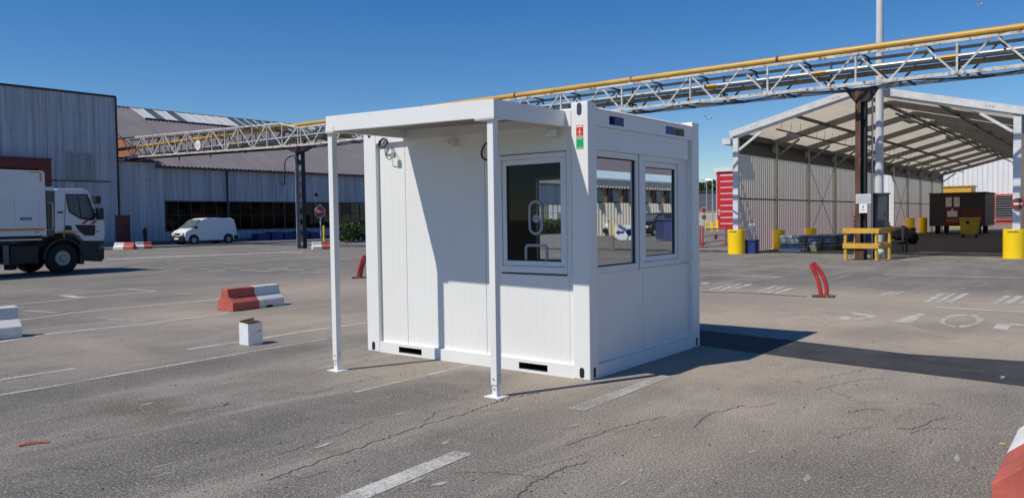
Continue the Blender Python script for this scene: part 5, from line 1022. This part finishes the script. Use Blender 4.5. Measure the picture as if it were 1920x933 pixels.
# ================================================================== REFUSE TRUCK
O = gnd(122, 513); ang = math.radians(34); TD = V((math.sin(ang), math.cos(ang), 0)); TN = V((TD.y, -TD.x, 0))
TRK = Matrix.Translation(V((O.x, O.y, 0))) @ Matrix.Rotation(math.atan2(TD.y, TD.x), 4, 'Z')    # x forward, y away from the camera
def TP(x, y, d=0.0):
    q = hit(x, y, O - TN * d, TN); return (q - O).dot(TD), q.z
truck = thing('refuse_truck', 'white refuse truck with orange stripe entering the picture at the left edge', 'truck', TRK, (0, 0, 0))
def side(pts, y0, y1, name, mat, par=truck, bev=0, **k):
    mb = MB(); P = [TP(*p) for p in pts]; mb.prism([(x, y0, z) for x, z in P], (0, y1 - y0, 0)); return build(mb, name, mat, par, bevel=bev, **k)
x1 = TP(86, 380)[0]; zt_ = TP(50, 319.5)[1]; zb_ = TP(60, 442)[1]
mb = MB(); mb.prism([(-6.5, 0, zb_), (x1, 0, zb_), (x1, 0, zt_ - .06), (x1 - .05, 0, zt_), (-6.5, 0, zt_)], (0, 2.45, 0)); bo = build(mb, 'box_body', 'tbox', truck, bevel=.02)
z = TP(60, 430)[1]; mb = MB(); mb.box(-6.5, x1 - .05, -.004, -.0005, z - .035, z + .035); build(mb, 'orange_stripe', 'orange', bo)
xa, za = TP(77, 320.5); xb, zb2 = TP(54, 320); zc = TP(77, 339)[1]; mb = MB(); mb.box(xb, xa, -.004, -.0005, za - .06, za - .025); mb.box(xa - .05, xa, -.004, -.0005, zc, za - .0605); build(mb, 'corner_marking', 'orange', bo)
xa, za = TP(38, 407.5); xb, zb2 = TP(60, 412.5); mb = MB(); mb.box(xa, xb, -.005, -.0005, zb2, za); bp = build(mb, 'blue_plate', 'plate', bo); mb = MB()
for k in range(7): mb.box(xa + .04 + k * .045, xa + .07 + k * .045, -.007, -.0052, zb2 + .025, za - .025)
build(mb, 'plate_print', 'boxp', bp)
mb = MB(); xa = TP(26, 370)[0]; xb = TP(71, 370)[0]; z0, z1 = TP(60, 424)[1], TP(60, 373)[1]; mb.box(xa, xa + .008, -.003, -.0005, z0, z1); mb.box(xb, xb + .008, -.003, -.0005, z0, z1); build(mb, 'hatch_joint', 'grey', bo)
mb = MB(); xa = TP(70, 435)[0]; z0 = TP(70, 435)[1]; mb.box(xa - .06, xa + .06, -.012, -.0005, z0 - .02, z0 + .02); build(mb, 'side_marker', 'orange', bo)
mb = MB(); mb.box(-6.5, x1 - .15, .0, .05, zb_ - .13, zb_ - .09); build(mb, 'under_rail', 'galv', truck)
mb = MB(); mb.box(-6.5, 1.1, .75, 1.7, .55, .95); build(mb, 'chassis', 'chassis', truck)
xa = TP(104, 400)[0]
CABO = [(104, 437), (104, 357), (108, 353.5), (158, 353.5), (166, 357), (172, 368), (181, 398), (190, 406), (196, 413), (197.5, 425), (197, 447), (193, 451.5), (158, 451.5), (149, 441), (137, 437)]
cb = side(CABO, .02, 2.42, 'cab', 'tcab', bev=.035)
mb = MB(); xr0 = TP(84, 356)[0]; z0, z1 = TP(90, 357.5)[1], TP(90, 351)[1]; mb.box(xr0, xa + .01, .05, 2.38, z0, z1 + .02); build(mb, 'roof_spoiler', 'tcab', cb, bevel=.02)
mb = MB(); z0 = TP(95, 441)[1]; mb.box(x1 + .05, xa - .02, .06, 2.35, z0, TP(95, 358)[1]); build(mb, 'air_intake', 'cabgrey', truck)
mb = MB(); P = [TP(*p) for p in ((87, 379), (95, 379), (98, 383), (99, 425), (96, 431), (88, 431))]; mb.tube([(x, -.02, z) for x, z in P], .014, 6); build(mb, 'grab_rail', 'galv', truck)
WIN = [(124, 364), (164, 363.5), (172, 385), (180, 402), (178, 411), (171, 414), (150, 410), (130, 398), (126, 382)]
w_ = side(WIN, .004, .018, 'window_surround', 'black', cb); WIN2 = [(126, 366), (162, 365.5), (169, 385), (175, 401), (170, 408.5), (151, 407), (132, 396.5), (128, 382)]
side(WIN2, .000, .003, 'window_glass', 'skyl', w_); side([(145, 366), (147, 366), (153, 407), (150.5, 407)], -.004, -.0005, 'window_bar', 'black', w_)
side([(123, 361), (125, 361), (121, 450), (119.5, 437)], .012, .0185, 'door_joint', 'grey', cb)
side([(141, 421.5), (179, 421.5), (178.5, 440), (175, 441.5), (159, 441.5), (148, 432)], .006, .0185, 'step_recess', 'black', cb); side([(122, 422.5), (132, 422.5), (135, 426), (135, 431.5), (122, 431.5)], .006, .0185, 'handle_recess', 'black', cb)
side([(153, 420), (159, 420), (166.5, 413), (160, 413)], .012, .0186, 'hazard_stripe', 'crimson', cb); side([(170, 420), (176, 420), (183, 413), (177, 413)], .012, .0186, 'hazard_stripe', 'crimson', cb)
side([(108, 433.5), (144, 433), (147, 436), (108, 436.7)], .012, .0184, 'orange_stripe', 'orange', cb); side([(180, 432), (186.5, 432), (186.5, 435), (180, 435)], .012, .0184, 'orange_stripe', 'orange', cb)
pl_ = side([(107.5, 395.5), (119.5, 395.5), (119.5, 406.5), (107.5, 406.5)], .010, .0184, 'door_sign', 'boxp', cb); side([(108.5, 400.5), (118.5, 400.5), (118.5, 405.5), (108.5, 405.5)], .007, .0098, 'sign_field', 'boxw', pl_); side([(108.5, 396.3), (118.5, 396.3), (118.5, 399.8), (108.5, 399.8)], .007, .0098, 'sign_head', 'dred', pl_)
for k, (p, r) in enumerate((((175.5, 375), .22), ((181, 401), .34))):
    x, z = TP(*p); mb = MB(); mb.box(x - .07, x + .09, -.28, -.08, z - r * .55, z + r * .55); mb.bar((x, -.1, z + r * .3), (x - .05, .1, z + r * .5), .04, .04); build(mb, 'mirror', 'black', cb, bevel=.04)
x, z = TP(159, 355.5); mb = MB(); mb.box(x - .05, x + .06, .3, .6, z, z + .04); build(mb, 'roof_marker', 'black', cb)
BUM = [(151, 452), (196, 452), (197.5, 462), (197.5, 484), (193, 490), (160, 489), (160, 495), (151, 495)]
bu = side(BUM, .05, 2.40, 'bumper', 'black', bev=.03); x, z = TP(194, 462); mb = MB(); mb.box(x - .12, x + .05, .03, .3, z - .09, z + .09); build(mb, 'headlight', 'skyl', bu, bevel=.03)
mb = MB(); n = 16; R0 = .62
for k in range(n):
    t0, t1 = math.pi * k / n, math.pi * (k + 1) / n; f = lambda t, r: (r * math.cos(t), .0, .49 + r * math.sin(t)); mb.prism([f(t0, R0), f(t1, R0), f(t1, R0 - .06), f(t0, R0 - .06)], (0, .55, 0))
build(mb, 'mudguard', 'black', truck); mb = MB(); mb.box(-.62, .62, .35, 2.1, .55, 1.14); build(mb, 'engine_block', 'chassis', truck)
xa, z1 = TP(22, 461); xb, z0 = TP(78, 494); mb = MB(); mb.box(xa, xb, .12, .75, z0, z1); build(mb, 'fuel_tank', 'chassis', truck, bevel=.04); mb = MB(); mb.box(xa - .22, xa - .06, .05, .6, z0 + .02, z1 + .02); build(mb, 'battery_box', 'cabgrey', truck); mb = MB(); mb.box(-6.4, xa - .3, .1, .8, z0 + .05, z1 + .05); build(mb, 'side_locker', 'chassis', truck)
mb = MB(); mb.box(xa + .0, xa + .2, .2, .55, .2, z0 - .001); build(mb, 'mud_flap', 'rubber', truck)
def wheel(par, x, y, z, r, w_, hubr, sgn=-1):
    mb = MB(); P = [(hubr, 0), (r * .72, -.01), (r * .93, .02), (r, .06), (r, w_ - .06), (r * .93, w_ - .02), (hubr, w_)]; n = 32
    vs_ = [(x + p * math.cos(2 * math.pi * k / n), y + q, z + p * math.sin(2 * math.pi * k / n)) for p, q in P for k in range(n)]; mb.add(vs_, [(i * n + k, i * n + (k + 1) % n, (i + 1) * n + (k + 1) % n, (i + 1) * n + k) for i in range(len(P) - 1) for k in range(n)]); wl = build(mb, 'wheel', 'tyre', par, smooth=True)
    mb = MB(); y0 = y + .03; mb.cyl((x, y0 + .1, z), (x, y0, z), hubr + .001, hubr * .93, n=28); mb.cyl((x, y0 - .001, z), (x, y0 - .05, z), hubr * .45, hubr * .38, n=16); rm = build(mb, 'rim', 'hub', wl, smooth=True)
    mb = MB()
    for k in range(10): c, s_ = math.cos(2 * math.pi * k / 10), math.sin(2 * math.pi * k / 10); mb.cyl((x + hubr * .7 * c, y0 + .002, z + hubr * .7 * s_), (x + hubr * .7 * c, y0 - .022, z + hubr * .7 * s_), hubr * .07, n=6)
    build(mb, 'wheel_nuts', 'galv', rm); return wl
wheel(truck, 0, .06, .485, .485, .30, .25); wheel(truck, 0, 2.1, .485, .485, .30, .25); wheel(truck, -3.9, .06, .485, .485, .5, .25); wheel(truck, -3.9, 1.9, .485, .485, .5, .25)

# ================================================================== WHITE VAN
def make_van(org, head, label, body='van', grp=None, glass='skyl', name='delivery_van', cat='van'):
    """x forward, y to the left of travel, z up; origin under the front axle on the right flank"""
    hd_ = V(head).normalized(); fr = Matrix.Translation(V(org)) @ Matrix.Rotation(math.atan2(hd_.y, hd_.x), 4, 'Z'); t = thing(name, label, cat, fr, (0, 0, 0), grp)
    pr = [(-3.28, .34), (-3.30, .75), (-3.26, 1.25), (-3.14, 1.66), (-3.00, 1.75), (-2.4, 1.795), (-1.3, 1.80), (-.95, 1.775), (-.62, 1.67), (.08, 1.10), (.22, 1.03), (.52, .94), (.66, .80), (.70, .52), (.66, .30), (.40, .26), (-3.1, .26)]
    def wy(z): return 0 if z < .95 else (z - .95) ** 1.3 * .16           # flanks lean in above the belt line
    mb = MB(); n = len(pr); W_ = 1.66
    rows = []
    for yy in (0, .05, .30, W_ / 2, W_ - .30, W_ - .05, W_):
        k = min(yy, W_ - yy); row = []
        for x, z in pr:
            ins = wy(z); ed = .05 if k == 0 else 0
            xx = x + (-.06 if x > .3 and k < .1 else .03 if x > .3 and k > .5 else 0) + (.03 if x < -3.2 and k == 0 else 0); zz = z - (.035 if z > 1.6 and k == 0 else 0) + (.02 if z > 1.7 and k > .5 else 0)
            y_ = yy + (ins if yy < W_ / 2 else -ins if yy > W_ / 2 else 0) * (1 if k < .31 else 0); row.append((xx, y_, zz))
        rows.append(row)
    vs_ = [q for r in rows for q in r]; fs = [(i * n + k, i * n + (k + 1) % n, (i + 1) * n + (k + 1) % n, (i + 1) * n + k) for i in range(len(rows) - 1) for k in range(n)] + [tuple(range(n)), tuple(range((len(rows) - 1) * n, len(rows) * n))]
    mb.add(vs_, fs); bo = build(mb, 'body', body, t, smooth=True)
    def fl(x, z, o=-.006): return (x, wy(z) + o, z)
    def flank(pts, name, mat, o=-.006, thk=.012, par=bo): mb = MB(); mb.prism([fl(x, z, o) for x, z in pts], (0, thk, 0)); return build(mb, name, mat, par)
    flank([(-1.42, 1.08), (-1.42, 1.56), (-1.30, 1.62), (-.86, 1.60), (-.62, 1.48), (-.18, 1.12), (-.22, 1.07)], 'side_window', glass, -.005)
    flank([(-2.35, .50), (-2.35, .60), (-.10, .60), (-.10, .50)], 'rub_strip', 'black', -.02, .024); flank([(-1.33, .94), (-1.33, .99), (-1.13, .99), (-1.13, .94)], 'door_handle', 'black', -.02, .024); flank([(-1.475, .36), (-1.475, 1.66), (-1.465, 1.66), (-1.465, .36)], 'door_joint', 'grey', -.004, .006); flank([(-.12, .40), (-.12, 1.04), (-.11, 1.04), (-.11, .40)], 'door_joint', 'grey', -.004, .006); flank([(-3.22, .90), (-3.22, 1.02), (-3.12, 1.02), (-3.12, .90)], 'rear_lamp', 'black', -.015, .02); flank([(.36, .70), (.36, .84), (.60, .80), (.66, .70)], 'headlight', 'lamp', .0, .02)
    mb = MB(); mb.prism([(-.58, .10, 1.665), (-.58, W_ - .10, 1.665), (.09, W_ - .05, 1.125), (.09, .05, 1.125)], (.02, 0, .022)); build(mb, 'windscreen', glass, bo); mb = MB(); mb.box(.55, .80, .02, W_ - .02, .27, .58); build(mb, 'front_bumper', 'black', t, bevel=.05); mb = MB(); mb.box(.80, .806, W_ / 2 - .26, W_ / 2 + .26, .36, .47); build(mb, 'number_plate', 'boxw', t); mb = MB(); mb.box(-3.36, -3.05, -.015, W_ + .015, .27, .58); build(mb, 'rear_bumper', 'black', t, bevel=.04)
    for y_ in (.12, W_ - .5): mb = MB(); mb.prism([(.62, y_, .63), (.62, y_ + .38, .63), (.60, y_ + .38, .80), (.60, y_, .82)], (.13, 0, 0)); build(mb, 'headlight', 'lamp', bo, bevel=.02)
    mb = MB(); mb.box(.655, .745, .55, W_ - .55, .68, .78); build(mb, 'grille', 'black', bo); mb = MB(); mb.box(-.20, .0, -.20, -.02, 1.08, 1.24); build(mb, 'mirror', 'black', t, bevel=.03); mb = MB(); mb.box(-.20, .0, W_ + .02, W_ + .2, 1.08, 1.24); build(mb, 'mirror', 'black', t, bevel=.03)
    for xw in (0, -2.60):
        for y_, sg in ((-.004, 1), (W_ + .004, -1)):
            mb = MB(); mb.cyl((xw, y_ + sg * .02, .32), (xw, y_, .32), .375, n=24); build(mb, 'wheel_arch', 'black', bo)
            mb = MB(); mb.cyl((xw, y_ - sg * .03, .295), (xw, y_ + sg * .15, .295), .295, n=24); wl = build(mb, 'wheel', 'tyre', t, bevel=.02); mb = MB(); mb.cyl((xw, y_ - sg * .031, .295), (xw, y_ - sg * .037, .295), .18, .15, n=18); build(mb, 'hub_cap', 'hub', wl)
    mb = MB(); mb.box(-3.1, .5, .1, W_ - .1, .17, .27); build(mb, 'underside', 'chassis', t); return t
g = gnd(364, 458.2, .06) - VS * 1.66; make_van((g.x, g.y, .06), -US, 'small white delivery van parked by the dark window band')

# ================================================================== SEEN ONLY AS REFLECTIONS IN THE SIDE WINDOWS: the east side of the yard
eh = thing('east_hall', 'cream clad hall with ochre window band, seen mirrored in the cabin side windows', 'building', SITE, (26, 60, 0)); EA = 26.0
mb = MB(); mb.sheet(wave((EA, 38, 0), (0, 1, 0), 60, (-1, 0, 0), .5, .06), (0, 0, 2.7)); build(mb, 'lower_wall', 'cream', eh); mb = MB(); mb.sheet(wave((EA, 38, 3.95), (0, 1, 0), 60, (-1, 0, 0), .5, .06), (0, 0, .75)); build(mb, 'upper_wall', 'cream', eh); mb = MB(); mb.box(EA + .2, EA + 20, 38, 98, 0, 4.6); build(mb, 'core', 'ochre', eh)
b = 38.5
while b < 97: mb = MB(); mb.box(EA + .05, EA + .19, b, b + 1.6, 2.72, 3.92); wn = build(mb, 'window', 'trim', eh); mb = MB(); mb.prism([(EA + .0, b + .7, 2.8), (EA - .35, b + .7, 2.8), (EA + .04, b + .7, 3.85)], (0, .7, 0)); build(mb, 'open_sash', 'skyl', wn); b += 2.6
mb = MB(); mb.prism([(EA - .2, 38, 4.72), (EA + 2.2, 38, 5.6), (EA + 2.2, 38, 5.4), (EA - .2, 38, 4.6)], (0, 60, 0)); build(mb, 'translucent_roof', 'skyblue', eh); mb = MB(); mb.prism([(EA + 2.3, 38, 5.62), (EA + 10, 38, 8.6), (EA + 10, 38, 8.4), (EA + 2.3, 38, 5.4)], (0, 60, 0)); build(mb, 'roof', 'roof', eh)
mv = V((-6.194, 4.842, 0)) + V((.9335, .3585, 0)) * 66
make_van((mv.x, mv.y, 0), (-.931, -.25, 0), 'white delivery van on the east side, seen mirrored in the left side window')
mirC = V((-6.194, 4.842, 0)); p = mirC + V((.925, .380, 0)) * 37
fr = Matrix.Translation(p) @ Matrix.Rotation(math.atan2(.380, .925) - math.pi / 2, 4, 'Z')
db = thing('direction_board', 'white board with blue arrow on yellow legs, seen mirrored in the left side window', 'sign', fr, (0, 0, 0)); mb = MB(); mb.box(-.48, .48, 0, .03, .45, 1.15); build(mb, 'board', 'boxw', db); mb = MB(); mb.prism([(.42, -.004, .80), (.26, -.004, .95), (.26, -.004, .86), (.04, -.004, .86), (.04, -.004, .74), (.26, -.004, .74), (.26, -.004, .65)], (0, .003, 0)); build(mb, 'arrow', 'navy', db); mb = MB(); mb.cyl((-.24, -.004, .80), (-.24, -.001, .80), .17, n=20); build(mb, 'round_symbol', 'navy', db)
for x in (-.53, .53): mb = MB(); mb.box(x - .03, x + .03, -.03, .05, 0, 1.3); build(mb, 'leg', 'ybar', db)
p = mirC + V((.904, .4276, 0)) * 50; mb = MB(); mb.box(-.6, .6, -.5, .5, .1, 1.25); mb.box(-.65, .65, -.55, .55, 1.25, 1.35); build(mb, 'blue_container', 'plate', frame=Matrix.Translation(p), origin=(0, 0, 0), label='blue waste container on the east side, seen mirrored in the right side window', cat='container', bevel=.03)
p = mirC + V((.9107, .413, 0)) * 62
make_van((p.x, p.y, 0), US * -1 + VS * .15, 'black parked car on the east side, seen mirrored in the right side window', 'carblack', name='parked_car', cat='car')
